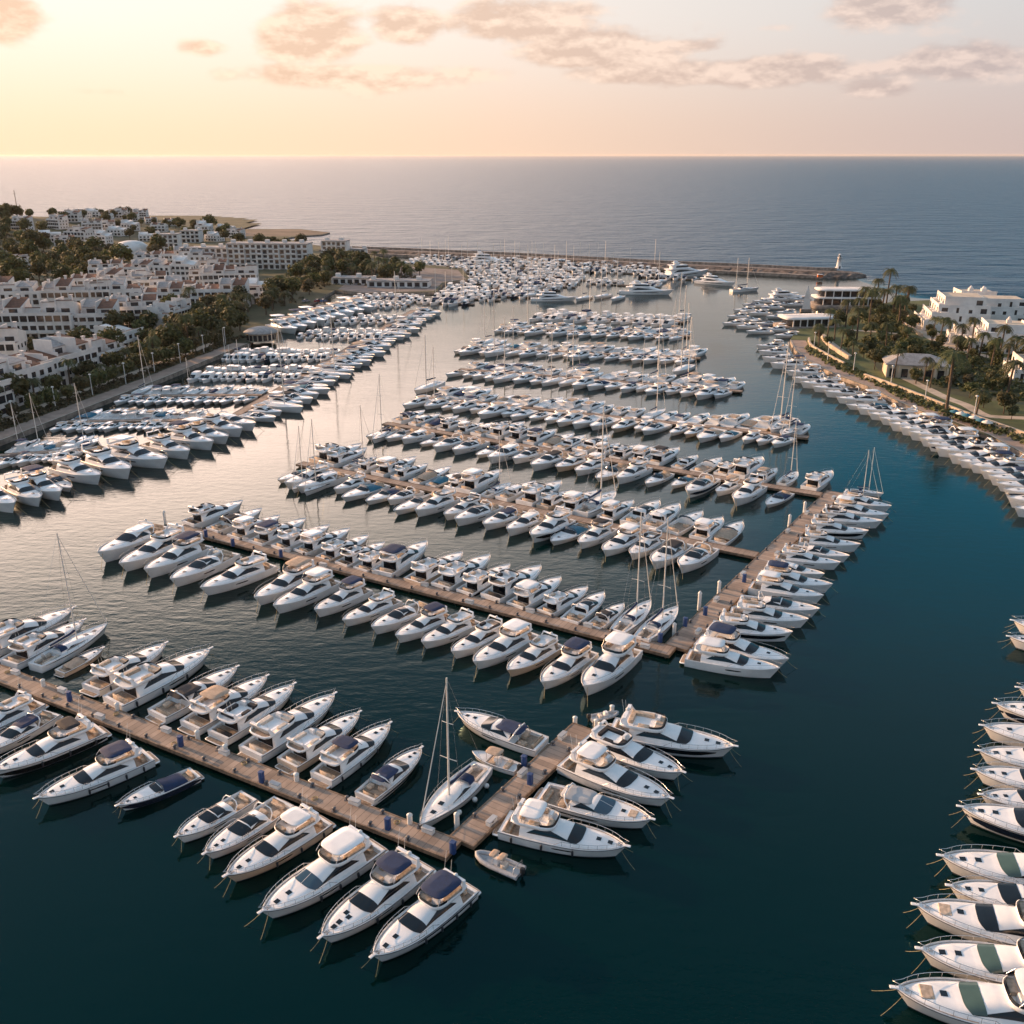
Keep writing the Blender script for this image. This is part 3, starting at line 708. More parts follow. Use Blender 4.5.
pier('pier', A0, A1, 2.9, 'nearest wooden pier crossing the lower left, lined with yachts on both sides', ext=(0,0))
dA = (A2e-A1).normalized()
pier('pier', A1+dA*1.6, A2e, 2.9, 'short wooden jetty running up to the right from the corner of the nearest pier', ext=(0,0), z=.755)
B0, B1 = W(180,527,.75), W(672,651,.75); B2e = W(835,492,.75)
pier('pier', B0, B1, 2.8, 'second wooden pier, the long one between two full rows of large yachts')
dB = (B2e-B1).normalized()
pier('pier', B1+dB*1.5, B2e, 3.4, 'long connecting pier running up to the right, yachts moored bow out on its right side', z=.755)
def onB2(px, py):   # nearest point on the connecting pier
    p = W(px,py,.75); q = B1+dB*((p-B1).dot(dB)); return q
C1a, C1b = W(300,463,.75), onB2(764,556); C2a, C2b = W(385,423,.75), onB2(821,494)
def shorten(a, b_, m): d = (b_-a).normalized(); return b_-d*m
pier('pier', C1a, shorten(C1a,C1b,2.2), 2.4, 'third wooden pier, ending at the middle of the long connecting pier')
pier('pier', C2a, shorten(C2a,C2b,2.2), 2.4, 'fourth wooden pier, ending near the far end of the long connecting pier')
D = [(W(425,397,.75), W(808,437,.75),'fifth'), (W(460,369,.75), W(742,391,.75),'sixth'), (W(463,347,.75), W(700,358,.75),'seventh'),
     (W(502,328,.75), W(690,336,.75),'eighth'), (W(539,316,.75), W(684,322,.75),'ninth')]
for a, b_, nm in D: pier('pier', a, b_, 2.2, nm+' pier from the camera, a straight pier packed with smaller boats', pile_step=60)

# ---------------------------------------------------------------- large yachts around the nearest pier (one of a kind each)
def put(root, s, b_, F=1.7, zs=.7, tf=1.0):
    a = W(s[0], s[1], zs); c = W(b_[0], b_[1], F); d = c-a; d.z = 0
    L = d.length; mid = (a+c)/2; mid.z = 0
    root.location = mid; root.rotation_euler = (0,0,math.atan2(d.y, d.x)); return L
def meas(s, b_, F=1.7, zs=.7):
    a = W(s[0], s[1], zs); c = W(b_[0], b_[1], F); d = c-a; d.z = 0; return d.length
def Y(s, b_, label, kind='fly', cat='yacht', beam=.295, F=None, group=None, **kw):
    L = meas(s, b_, 1.8)*.985; F = F or (.105*L+.35)
    P = dict(L=L, B=L*beam+.25, F=F, kind=kind); P.update(kw)
    r = make_yacht(P, 0); put(r, s, b_, F); tag(r, label, cat, group); return r
GA = 'large yachts berthed around the nearest pier'
# far side of the nearest pier, bows up and right
Y((-22,655),(74,607),'large white yacht cut by the left edge on the far side of nearest pier', seat='upholstery', group=GA)
Y((8,665),(85,619),'white flybridge yacht with teak stern, moored just left of the sailing yacht', teakfly=True, group=GA)
sb = make_sailboat(dict(L=meas((34,668),(109,622))*1.0, B=4.0, F=1.4, stripe='hull_navy', mh=1.36), 0); put(sb, (34,668),(109,622),1.4)
tag(sb, 'white sailing yacht with blue stripe and tall mast at far left beyond the nearest pier', 'sailing yacht', 'sailing yachts')
Y((57,673),(106,646),'low narrow cream motorboat squeezed beside the sailing yacht with the blue stripe', kind='open', hull='gelcoat_cream', F=1.1, canopy='tan', group=GA)
Y((90,690),(167,642),'white flybridge yacht with cream deck seats, first right of the left sailing yacht', seat='upholstery', group=GA, fenders=2)
Y((113,705),(210.5,648),'longest white flybridge yacht on far side of nearest pier, black recessed fly windscreen', flypad=True, fenders=3, group=GA)
Y((156,717),(238,666),'white sports yacht with black cockpit top, bow away, beside the longest flybridge yacht', kind='sport', canopy='black', group=GA)
Y((189,728),(268,675),'white yacht with broad tan flybridge top and tan seats beyond the nearest pier', canopy='tan', cspan=(.22,.45), group=GA)
Y((217,738),(295,683),'white flybridge yacht with charcoal and white fly seats, beside the tan topped yacht', seat='canvas_black', group=GA)
Y((250,755),(335,693),'big white flybridge yacht with brown fly deck and cream sun lounges', teakfly=True, seat='upholstery_cream', flypad=True, group=GA)
Y((286,766),(360.6,711),'white flybridge yacht with beige hull shade and cream fly deck, third from last', seat='upholstery_cream', teakfly=True, hull='gelcoat_cream', group=GA)
Y((320,780),(391,722),'white flybridge yacht with round navy bimini, bow away from the nearest pier', canopy='navy', cspan=(.26,.44), fenders=3, group=GA)
Y((363,799),(423,746),'white sports cruiser with blue roof cover and tan cockpit, nearest to the single sailing yacht', kind='sport', canopy='navy', stripe='hull_navy', k0=.25, k1=.55, group=GA)
sb = make_sailboat(dict(L=meas((482,768),(421,823))*1.02, B=3.9, F=1.35, stripe='hull_navy', mh=1.26, thick=.13), 0); put(sb, (482,768),(421,823),1.35)
tag(sb, 'white sailing yacht with bare tall mast inside the corner of the nearest pier', 'sailing yacht', 'sailing yachts')
# near side, bows down and left
Y((38,703),(-50,742),'white yacht cut by the left edge, stern toward nearest pier, farthest left on near side', group=GA)
Y((52,714),(-22,753),'white sports yacht with navy cockpit cover, second from the left edge, near side', kind='sport', canopy='navy', group=GA)
Y((101,730),(-11,771),'white yacht with black hull and black fly cover at the left, near side', stripe='hull_black', k0=.12, k1=.70, s0=0, s1=1, canopy='black', cspan=(.20,.36), fenders=3, group=GA)
Y((149,756),(35.5,798),'white flybridge yacht with blue bimini and three dark fenders, bow toward lower left', canopy='navy', cspan=(.16,.40), fenders=4, seat='upholstery', group=GA)
Y((195,773),(117.6,805),'small open sports boat with navy hull and navy cockpit cover', kind='open', stripe='hull_navy', k0=.10, k1=.92, s0=0, s1=1, canopy='navy', F=1.25, beam=.28, group=GA)
Y((249,797),(176.5,836),'small white cruiser with dark glass roof, leftmost of the front row of six', kind='sport', glass='glass_dark', seat='upholstery', F=1.5, beam=.30, group=GA)
Y((284,803),(204.5,853),'white hardtop cruiser with square roof hatch, second of the front row of six', kind='sport', hull='gelcoat', hatches=[(.78,0),(.86,-.0),(.40,0)], group=GA)
Y((323,820),(225,875.5),'cream hulled flybridge yacht with white top, third of the front row of six', canopy='white', hull='gelcoat_cream', cspan=(.18,.38), fenders=3, seat='upholstery', group=GA)
Y((374,845),(260,912),'largest front row yacht with wide white hardtop and grey windscreen', canopy='white', cspan=(.14,.42), fenders=4, seat='upholstery', glass='glass_blue', hatches=[(.77,0),(.87,0)], group=GA)
Y((421,865),(320,937),'white flybridge yacht with navy bimini and four foredeck hatches, second from right in front row', canopy='navy', cspan=(.18,.38), fenders=3, hatches=[(.74,-.07),(.76,.07),(.83,0),(.88,0)], group=GA)
Y((466,886),(372,956),'white flybridge yacht with wide navy bimini, nearest the pier corner in the front row', canopy='navy', cspan=(.14,.42), fenders=4, stripe='hull_navy', k0=.52, k1=.74, s0=.02, s1=.7, hatches=[(.77,0),(.87,0)], group=GA)
# around the short jetty
Y((543,747),(456,711),'white sports yacht with navy top lying alongside, bow left, above the small launch', kind='sport', canopy='navy', group=GA)
la = make_launch(meas((520,768),(470,750))*.98); put(la, (520,768),(470,750), 1.0); tag(la, 'small white motorboat with tan awning between the sports yacht and the jetty', 'motorboat')
rb = make_rib(meas((588.5,718),(620,711)), seats=False); put(rb, (588.5,719),(620,712), .5, .4); tag(rb, 'tiny pale tender floating at the tip of the short jetty', 'tender')
rb = make_rib(meas((523,874),(474,851))); put(rb, (523,874),(474,851), .6, .4); tag(rb, 'grey inflatable boat with cream seats floating beside the pier corner', 'tender')
mbb = MB()
Y((610,730),(736,746),'largest jetty yacht, white with broad black hull band, farthest right', stripe='glass_dark', k0=.35, k1=.82, s0=0, s1=.90, fenders=0, seat='upholstery', flypad=True, group=GA)
Y((586,739),(684,772),'white flybridge yacht with black fly seats, second on the right side of the short jetty', seat='canvas_black', group=GA)
Y((565,761),(672,798),'white hardtop yacht with two windscreens, third on the right side of the short jetty', canopy='white', cspan=(.16,.36), group=GA)
Y((541,794),(653,819),'white sports yacht with pale blue windscreen and smooth grey roof, fourth along short jetty', kind='sport', canopy='grey', glass='glass_blue', bowwell=True, stripe='glass_dark', k0=.45, k1=.6, s0=.2, s1=.6, group=GA)
Y((503,824),(628,846),'white hardtop yacht with dark fenders, nearest the camera on the short jetty', canopy='white', cspan=(.16,.34), fenders=3, bowwell=False, group=GA)
# lower right corner: bows point left, sterns outside the picture
RB = [((1012,620),120,.24,'sport',dict(canopy=None),'white yacht with bow mast, topmost of the group cut by the right edge'),
 ((1008,636),110,.20,'open',dict(),'second boat down at the right edge, pale with a low bow'),
 ((1017,687),125,.20,'sport',dict(),'bow just entering the right edge above the dark striped yacht'),
 ((994,703),140,.22,'fly',dict(stripe='hull_navy',k0=.2,k1=.8,s0=0,s1=1),'dark hulled yacht at the right edge, fourth from the top'),
 ((981,725),140,.20,'sport',dict(hatches=[(.80,0)]),'white yacht with one slim dark hatch, fifth from top at the right edge'),
 ((977,750),140,.17,'fly',dict(),'white yacht with rounded windscreen, sixth from top at the right edge'),
 ((973,769),140,.20,'sport',dict(),'white yacht with bow rail beneath the sixth one, right edge'),
 ((980,794),115,.12,'sport',dict(),'small pale cruiser tucked above the navy hulled yacht, right edge'),
 ((959,806),165,.25,'fly',dict(stripe='hull_navy',k0=.25,k1=.85,s0=0,s1=1),'navy striped white yacht with two deck hatches, right edge'),
 ((939,855),175,.20,'fly',dict(glass='glass_green'),'white yacht with green tinted windscreen and long bow rail, right edge'),
 ((948,885),150,.20,'sport',dict(canopy='navy'),'white sports yacht with navy top wedged between two larger yachts, right edge'),
 ((914,904),185,.24,'fly',dict(bowwell=True,canopy='white',cspan=(.12,.34)),'white yacht with rectangular hatch and bow cockpit, third from the bottom right'),
 ((918,948),180,.20,'fly',dict(glass='glass_green'),'bright white yacht with pale green windscreen, second from the bottom right'),
 ((893,987),200,.20,'fly',dict(glass='glass_green',bowwell=True,canopy='white',cspan=(.14,.40)),'large white yacht in the bottom right corner with open bow lounge')]
for (bx, by), ln, sl, kind, kw, lab in RB:
    f = ln
    Y((bx+f, by+f*sl), (bx, by), lab, kind=kind, group='yachts cut by the right edge of the picture', fenders=1, hull='gelcoat' , **kw)
# ---------------------------------------------------------------- rows of yachts: prototypes, then copies with labels of their own
def protos(lod):
    out = []
    V = [('white flybridge yacht, open top deck', dict(kind='fly')),
         ('white flybridge yacht with navy top', dict(kind='fly', canopy='navy')),
         ('white sports yacht with dark glass roof', dict(kind='sport')),
         ('white flybridge yacht with white hardtop', dict(kind='fly', canopy='white')),
         ('white yacht with dark fly seats', dict(kind='fly', seat='canvas_black', teakfly=True)),
         ('white sports yacht with black soft top', dict(kind='sport', canopy='black')),
         ('white flybridge yacht with tan top', dict(kind='fly', canopy='tan')),
         ('white sports yacht with white hardtop', dict(kind='sport', canopy='white')),
         ('white flybridge yacht with black top', dict(kind='fly', canopy='black', cspan=(.2,.42))),
         ('cream hulled flybridge yacht', dict(kind='fly', hull='gelcoat_cream', flypad=True)),
         ('navy banded white sports yacht', dict(kind='sport', stripe='hull_navy', k0=.3, k1=.75)),
         ('open cruiser with covered cockpit', dict(kind='open', canopy='tan', F=1.35)),
         ('open cruiser with navy cover', dict(kind='open', canopy='navy', F=1.35)),
         ('white open cruiser', dict(kind='open', F=1.35)),
         ('white sports yacht with navy top', dict(kind='sport', canopy='navy')),
         ('black banded flybridge yacht', dict(kind='fly', stripe='glass_dark', k0=.35, k1=.8, s0=0, s1=.95)),
         ('cruiser with teal cockpit cover', dict(kind='open', canopy='teal', F=1.35))]
    for d, p in V:
        q = dict(L=15.0, B=4.6, F=1.95, name='motor_yacht' if lod == 1 else 'cabin_cruiser'); q.update(p)
        if lod == 2: q.update(B=4.9, F=1.7)
        r = make_yacht(q, lod); out.append([d, r, None, q])
    for e in out: e[2] = tree_of(e[1])
    return out
def used(e):
    """first use takes the prototype itself, later uses are copies"""
    if len(e) == 4: e.append(True); return e[1]
    return copy_tree(e[2])
P1 = protos(1)
SB1 = ['white sailing yacht with bare mast', make_sailboat(dict(L=13.0,B=3.9,F=1.35,mh=1.30,thick=.13), 1), None, dict(F=1.35)]; SB1[2] = tree_of(SB1[1])
SB2 = ['small white sailing yacht', make_sailboat(dict(L=13.0,B=3.9,F=1.35,mh=1.42,thick=.15), 2), None, dict(F=1.35)]; SB2[2] = tree_of(SB2[1])
P2 = protos(2)
for e in P2: e[0] = e[0].replace(' yacht', ' cruiser')
EX = {'fly':[0,1,3,4,0,8,6,9,0,3,15,0,4,3], 'sport':[2,5,7,10,2,7,14], 'open':[11,12,13,16,12,13]}
def pick(P, rnd, wts=(.6,.28,.12)):
    x = rnd.random(); k = 'fly' if x < wts[0] else ('sport' if x < wts[0]+wts[1] else 'open')
    return P[rnd.choice(EX[k])]
def place(e, a, c, label, cat, group, zb=1.9, wj=1.0):
    """stern a, bow c: world points"""
    d = c-a; d.z = 0; L = d.length; s = L/(e[3].get('L', 13.0)); r = used(e)
    setloc(r, ((a.x+c.x)/2, (a.y+c.y)/2, 0), math.atan2(d.y, d.x), (s, s*wj, s*random.uniform(1.05,1.25))); tag(r, label, cat, group); return r
def short(desc, i, where):
    s = '%s, %s %s' % (desc, ordn(i), where)
    n = len(s.split())
    if n > 16: s = s.replace('white ', '', 1); n -= 1
    if n > 16: s = s.replace(', from', ' from').replace(' of connecting', ' of the connecting')
    if len(s.split()) > 16: s = s.replace('flybridge ', '', 1)
    if len(s.split()) > 16: print('LONG', s)
    return s
rnd = random.Random(11)
# second pier, far side
fs = [(188,525,243,500),(212,531,262,507),(233,538,280,514),(255,544,306,517),(277,549,330,524),(300,553,350,527),(322,560,369,533),(341,565,385,540),(360,570,402,543),(382,575,427,541),(412,583,463,551),(440,588,490,554),(464,594,510,563),(490,600,541,566),(515,607,561,575),(544,613,588,584),(569,622,604,590),(593,627,624,600)]
order = [4,5,3,1,0,3,9,4,0,1,9,0,15,4,3,0,2,5]
for i, (q, k) in enumerate(zip(fs, order)):
    e = P1[k]; place(e, W(q[0],q[1]+1,.6), W(q[2],q[3],2.0), short(e[0], i+1, 'from left on far side of second pier'), 'yacht', 'yachts along the far side of the second pier', wj=rnd.uniform(1.0,1.08))
for i, q in enumerate([(617,634,651,600),(641,641,678,606)]):
    place(SB1, W(q[0],q[1],.6), W(q[2],q[3],1.4), ['white sailing yacht with bare mast, left of the pair at the second pier corner','white sailing yacht with bare mast, right of the pair at the second pier corner'][i], 'sailing yacht', 'sailing yachts')
ns = [(163,533,98,556),(188,543,119,565),(204,549,144,571),(223,556,169,579),(250,563,199,588),(0,0,0,0),(302,577,253,597),(322,588,273,606),(346,594,313,610),(367,604,340,617),(397,610,368,625),(418,618,394,633),(440,627,420,640),(470,634,451,650),(497,641,473,660),(528,650,507,668),(560,655,541,680),(598,665,583,690)]
ns = [q for q in ns if q[0]]
ns = [(163,531,98,556),(186,540,119,565),(205,549,144,571),(232,556,170,580),(270,567,200,588),(315,573,254,598),(334,583,273,606),(366,591,314,609),(390,603,338,616),(396,601,342,618),(427,607,371,626),(448,617,395,634),(474,622,421,640),(502,630,451,650),(530,635,473,661),(556,645,507,668),(588,653,541,681)]
ns.pop(8)
ns.append((630,652,583,688))
order = [7,0,1,2,0,6,3,1,0,2,1,0,4,3,9,1,3]
for i, (q, k) in enumerate(zip(ns, order)):
    e = P1[k]; place(e, W(q[0],q[1],.6), W(q[2],q[3],1.9), short(e[0], i+1, 'from left on near side of second pier'), 'yacht', 'yachts along the near side of the second pier', wj=rnd.uniform(1.0,1.08))
# right side of the connecting pier, bows right
br = [(687,658,780,668),(698,643,789,659),(712,628,793,631),(730,614,809,618),(739,602,820,608),(750,588,824,595),(757,579,833,584),(768,566,825,571),(776,558,841,561),(790,549,850,554),(799,542,861,543),(805,530,869,530),(816,519,883,520),(829,510,889,514),(838,500,892,504)]
order = [3,1,15,0,2,3,1,7,0,2,0,15,4,3,0]
for i, (q, k) in enumerate(zip(br, order)):
    e = P1[k]; place(e, W(q[0],q[1],.6), W(q[2],q[3],1.9), short(e[0], i+1, 'up the right side of connecting pier'), 'yacht', 'yachts along the right side of the connecting pier', wj=rnd.uniform(.9,1.0))
for i, q in enumerate([(842,495,880,497),(850,490,884,491)]):
    place(SB1, W(q[0],q[1],.6), W(q[2],q[3],1.4), 'white sailing yacht, %s of two at the far end of the connecting pier' % ['nearer','farther'][i], 'sailing yacht', 'sailing yachts')

NEARDIR = R(-128); FARDIR = R(52)
def row(P, a, b_, side, n, L0, where, cat, group, half=1.4, f0=.01, f1=.99, sail=0.0, skip=0.0, wts=(.55,.30,.15), ang=None, seed=0, jl=.22, tag1=None, SB=None, pk=None):
    """n boats with their sterns to a pier from a to b_; side -1 near the camera, +1 beyond"""
    rnd = random.Random(seed*31+n); d = (b_-a); d.z = 0; L = d.length; d.normalize(); c = 0
    nr = Vector((-d.y, d.x, 0))
    if nr.y < 0: nr = -nr
    nr = nr*(1 if side > 0 else -1)
    for i in range(n):
        if rnd.random() < skip: continue
        f = f0+(f1-f0)*(i+.5+rnd.uniform(-.16,.16))/n; p = a+d*(L*f)+nr*(half+rnd.uniform(.5,1.3)); p.z = 0
        A = (NEARDIR if side < 0 else FARDIR) if ang is None else ang
        A += rnd.uniform(-.05,.05); u = Vector((math.cos(A), math.sin(A), 0))
        bl = L0*rnd.uniform(1-jl,1+jl); c += 1
        if rnd.random() < sail and SB: e = SB; bl *= 1.05; ct, gp = 'sailing yacht', 'sailing yachts'
        else: e = pick(P, rnd, wts); ct, gp = cat, group
        if pk is not None: pk.append((p, p+u*bl, e)); continue
        place(e, p, p+u*bl, short(e[0], c, where), ct, gp, wj=rnd.uniform(1.0,1.16))
row(P1, C1a, C1b, -1, 20, 12.4, 'from left, near side of third pier', 'yacht', 'yachts along the near side of the third pier', seed=1, f0=.03, f1=.93, SB=SB1, wts=(.45,.38,.17))
row(P1, C1a, C1b, 1, 22, 12.2, 'from left, far side of third pier', 'yacht', 'yachts along the far side of the third pier', seed=2, f0=.0, f1=.93, SB=SB1, sail=.06)
row(P1, C2a, C2b, -1, 20, 12, 'from left, near side of fourth pier', 'yacht', 'yachts along the near side of the fourth pier', seed=3, f0=.03, f1=.95, SB=SB1, wts=(.4,.38,.22))
row(P1, C2a, C2b, 1, 23, 11.8, 'from left, far side of fourth pier', 'yacht', 'yachts along the far side of the fourth pier', seed=4, f0=.0, f1=.97, SB=SB1, sail=.04)
cnts = [(23,24,11.6),(19,20,11.3),(17,18,11.3),(15,16,11),(13,13,11)]
PK = []
for k, ((a, b_, nm), (n0, n1, l0)) in enumerate(zip(D, cnts)):
    row(P2, a, b_, -1, n0, l0, 'from left, near side of %s pier' % nm, 'cruiser', 'cruisers on the near side of the %s pier' % nm, seed=10+k, half=1.2, pk=PK if k == 4 else None, sail=.07, SB=SB2, wts=(.5,.3,.2))
    row(P2, a, b_, 1, n1, l0, 'from left, far side of %s pier' % nm, 'cruiser', 'cruisers on the far side of the %s pier' % nm, seed=20+k, half=1.2, pk=PK if k == 4 else None, sail=.07, SB=SB2, wts=(.5,.3,.2))
# lone tall masts seen at the left ends of rows
for i, (sx, sy, bx, by, lab) in enumerate([(292,489,316,478,'white sailing yacht at the left end of the third pier, bare mast'),(304,492,331,479,'second sailing yacht from the left end of the third pier'),
        (372,440,394,431,'sailing yacht with tall mast at the left end of the fourth pier'),(425,405,446,398,'sailing yacht with tall mast at the left end of the fifth pier'),
        (770,432,792,421,'sailing yacht with tall mast near the right end of the fifth pier'),(781,436,799,426,'dark masted sailing yacht last at the right end of the fifth pier')]):
    place(SB1, W(bx,by,.5), W(sx,sy,1.2), lab, 'sailing yacht', 'sailing yachts')

# ---------------------------------------------------------------- left basin
L1a, L1m, L1b = W(-30,503,.75), W(232,417,.75), W(414,310,.75)
pier('pier', L1a, L1m, 2.6, 'near half of the long diagonal pier closing the left basin', pile_step=60)
pier('pier', L1m, L1b, 2.6, 'far half of the long diagonal pier closing the left basin', pile_step=60, ext=(1.5,0))
rowdir = (W(420,640,0)-W(419,640,0))
lb = [(-22,495,15,506,3),(12,489,40,500,0),(28,484,61,494,1),(43,478,71,485,12),(58,470,101,478,0),(88,462,131,473,4),(110,455,168,462,3),(150,447,190,453,0),(170,439,214,444,1),(184,433,229,438,3),(198,427,243,431,0),(212,421,256,425,7)]
for i, (a_, b2, c_, d_, k) in enumerate(lb):
    e = P1[k]; place(e, W(a_,b2,.6), W(c_,d_,1.9), short(e[0], i+1, 'from left edge, outer side of left basin'), 'yacht', 'yachts on the outer side of the left basin pier')
row(P2, L1m, L1b, -1, 36, 13.5, 'up the outer side of far left pier', 'cruiser', 'cruisers on the outer side of the left basin pier', seed=31, ang=R(-24), f0=.0, f1=1.0, SB=SB2, sail=.07, jl=.2)
fing = [((0,458),(84,452)),((66,424),(204,422)),((128,398),(262,397)),((200,376),(308,376)),((228,357),(336,357)),((300,336),(388,337)),((318,322),(398,321)),((352,307),(410,306)),((352,299),(424,299))]
nf = [(9,9),(15,15),(14,14),(15,15),(15,15),(10,10),(9,9),(8,8),(9,9)]
SMALL = []
for k, ((a_, b2), (n0, n1)) in enumerate(zip(fing, nf)):
    a, b_ = W(*a_), W(*b2)
    pier('pier', a, b_, 1.8, '%s cross pier of the left basin counted from the camera' % ordn(k+1), pile_step=60)
    if n0: row(P2, a, b_, -1, n0, 8.5, 'from left, near side, left basin row %s' % ['one','two','three','four','five','six','seven','eight','nine'][k], 'cruiser', 'small cruisers berthed inside the left basin', seed=40+k, half=1, pk=PK if k >= 3 else None, SB=SB2, sail=.06, ang=R(-100), wts=(.25,.4,.35))
    if n1: row(P2, a, b_, 1, n1, 8.5, 'from left, far side, left basin row %s' % ['one','two','three','four','five','six','seven','eight','nine'][k], 'cruiser', 'small cruisers berthed inside the left basin', seed=50+k, half=1, pk=PK if k >= 3 else None, SB=SB2, sail=.06, ang=R(80), wts=(.25,.4,.35))
# diagonal row of larger yachts beyond the round roof
for i in range(9):
    x, y = 272+i*9.5, 327-i*2.6
    e = P2[[3,0,1,3,9,0,4,3,0][i]]; place(e, W(x,y,.5), W(x+25,y+3.5,1.8), short(e[0], i+1, 'from left in the packed row beyond the round roof'), 'cruiser', 'large cruisers packed beyond the round roof')
# ---------------------------------------------------------------- land
def hillz(x, y):
    z = 0
    for (px, py, r, h) in ((-10,236,190,9),(90,228,150,5),(-120,250,200,8)):
        c = W(px, py); q = math.hypot(x-c.x, (y-c.y)*.8)/r
        if q < 1: z += h*(.5+.5*math.cos(q*math.pi))
    return z
LZ = 1.3
def land(name, pts, m_top):
    P_ = [W(x, y, LZ) for x, y in pts]; mb = MB()
    from mathutils.geometry import tessellate_polygon
    mb.add(P_, [tuple(t_) for t_ in tessellate_polygon([P_])])
    for i, f in enumerate(mb.f):
        a, b_, c = [Vector(mb.v[j]) for j in f]
        if (b_-a).cross(c-a).z < 0: mb.f[i] = f[::-1]
    tag(mb.build(name, m_top), kind='structure')
    mb = MB(); n = len(P_)
    mb.loft([[Vector((p.x,p.y,-1.5)) for p in P_], P_], True, smooth=False)
    tag(mb.build('quay_wall', 'quay_stone'), 'stone quay wall round the %s' % ('left shore of the harbour' if pts[0][0] < 500 else 'garden headland on the right'), 'quay wall')
    return P_
LL = [(-300,565),(-60,464),(0,441),(161,379),(200,363),(250,343),(256,331),(285,317),(335,290),(364,293),(436,292),(444,283),(470,279),(462,268),(400,262),(380,257),(355,251),(330,247),(300,243),(285,238),(300,236),(322,234.5),(330,232.5),(300,229),(215,229),(120,220),(0,215),(-300,213),(-900,213),(-1500,300),(-1200,565)]
RL = [(1300,625),(1100,498),(1024,454),(989,435),(912,408),(867,386),(839,376),(808,361),(795,350),(790,340),(796,330),(835,319),(865,307),(890,302),(930,300),(1024,302),(1400,304),(1500,600)]
PL = land('ground', LL, 'scrub'); PR = land('ground', RL, 'lawn')
def ribbon(name, P_, o0, o1, z, m, inward=1):
    """strip along polyline P_ between sideways offsets o0..o1 (metres)"""
    L_, R_ = [], []
    for i, p in enumerate(P_):
        d = (P_[min(i+1,len(P_)-1)]-P_[max(i-1,0)]); d.z = 0; d.normalize(); nr = Vector((-d.y, d.x, 0))*inward
        L_.append(Vector((p.x+nr.x*o0, p.y+nr.y*o0, z))); R_.append(Vector((p.x+nr.x*o1, p.y+nr.y*o1, z)))
    mb = MB(); mb.loft([L_, R_], False, smooth=False)
    a, b_, c = [Vector(mb.v[j]) for j in mb.f[0][:3]]
    if (b_-a).cross(c-a).z < 0: mb.f = [f[::-1] for f in mb.f]
    return mb.build(name, m)
def wallstrip(name, P_, th, z0, z1, m):
    mb = MB(); A, B_ = [], []
    for i, p in enumerate(P_):
        d = (P_[min(i+1,len(P_)-1)]-P_[max(i-1,0)]); d.z = 0; d.normalize(); nr = Vector((-d.y, d.x, 0))*th/2
        A.append(p+nr); B_.append(p-nr)
    r = [[Vector((a.x,a.y,z0)),Vector((a.x,a.y,z1)),Vector((b_.x,b_.y,z1)),Vector((b_.x,b_.y,z0))] for a, b_ in zip(A, B_)]
    mb.loft(r, True, True, True, False); return mb.build(name, m)
PLe = [W(x,y,LZ) for x,y in ((-300,565),(-60,464),(0,441),(80,410.2),(161,379),(200,363),(248,343.5))]
tag(ribbon('pavement', PLe, .4, 6.5, LZ+.008, 'paving'), kind='structure')
tag(ribbon('kerb', PLe, 0, .4, LZ+.15, 'kerb'), kind='structure')
tag(ribbon('path', PLe, 12, 15.5, LZ+.012, 'path_cream'), kind='structure')
tag(ribbon('road', PLe, 20, 26, LZ+.008, 'road'), kind='structure')
PRe = [W(x,y,LZ) for x,y in ((1100,498),(1024,454),(989,435),(950,420.5),(912,408),(889,397),(867,386),(839,376),(808,361),(795,350),(790,340))]
tag(ribbon('pavement', PRe, .35, 6.0, LZ+.008, 'paving', -1), kind='structure')
tag(ribbon('kerb', PRe, 0, .35, LZ+.15, 'kerb', -1), kind='structure')
def cr(pts, n=6, z=LZ):
    P_ = [W(x,y,z) for x,y in pts]; out = []
    for i in range(len(P_)-1):
        p0, p1, p2, p3 = P_[max(i-1,0)], P_[i], P_[i+1], P_[min(i+2,len(P_)-1)]
        for j in range(n):
            t_ = j/n; out.append(.5*((2*p1)+(p2-p0)*t_+(2*p0-5*p1+4*p2-p3)*t_*t_+(3*p1-p0-3*p2+p3)*t_**3))
    return out+[P_[-1]]
for pts, lab in (([(808.6,341),(811,348),(825,356.5),(844,366.5)], 'low curving cream garden wall nearest the boats on the right headland'),
            ([(821,336),(826,344),(838,353),(849,360)], 'short cream garden wall behind the curving one on the headland'),
            ([(864,378),(887,386),(928,402),(970,418.5),(1024,437.5),(1080,458)], 'long straight cream garden wall behind the right hand quay'),
            ([(907,318),(918,325),(932,332.5),(946,344)], 'cream stepped wall below the big white villas'),
            ([(901,324),(911,330),(922,337)], 'short cream wall left of the villa road')):
    tag(wallstrip('garden_wall', cr(pts), .7, LZ-.02, LZ+1.5, 'path_cream'), lab, 'wall')
for pts, w_ in (([(866,375),(887,383),(928,398),(970,414),(1024,433)], 1.6), ([(905,378),(926,388),(947,398),(966,405),(982,414),(1000,417),(1060,419)], 3.5), ([(822,334),(832,343),(850,356)], 2.0),
            ([(905,322),(925,334),(950,346),(985,356),(1040,362)], 5.0), ([(850,330),(880,332),(900,334)], 3.0)):
    tag(ribbon('path', cr(pts), -w_/2, w_/2, LZ+.012, 'path_cream'), kind='structure')
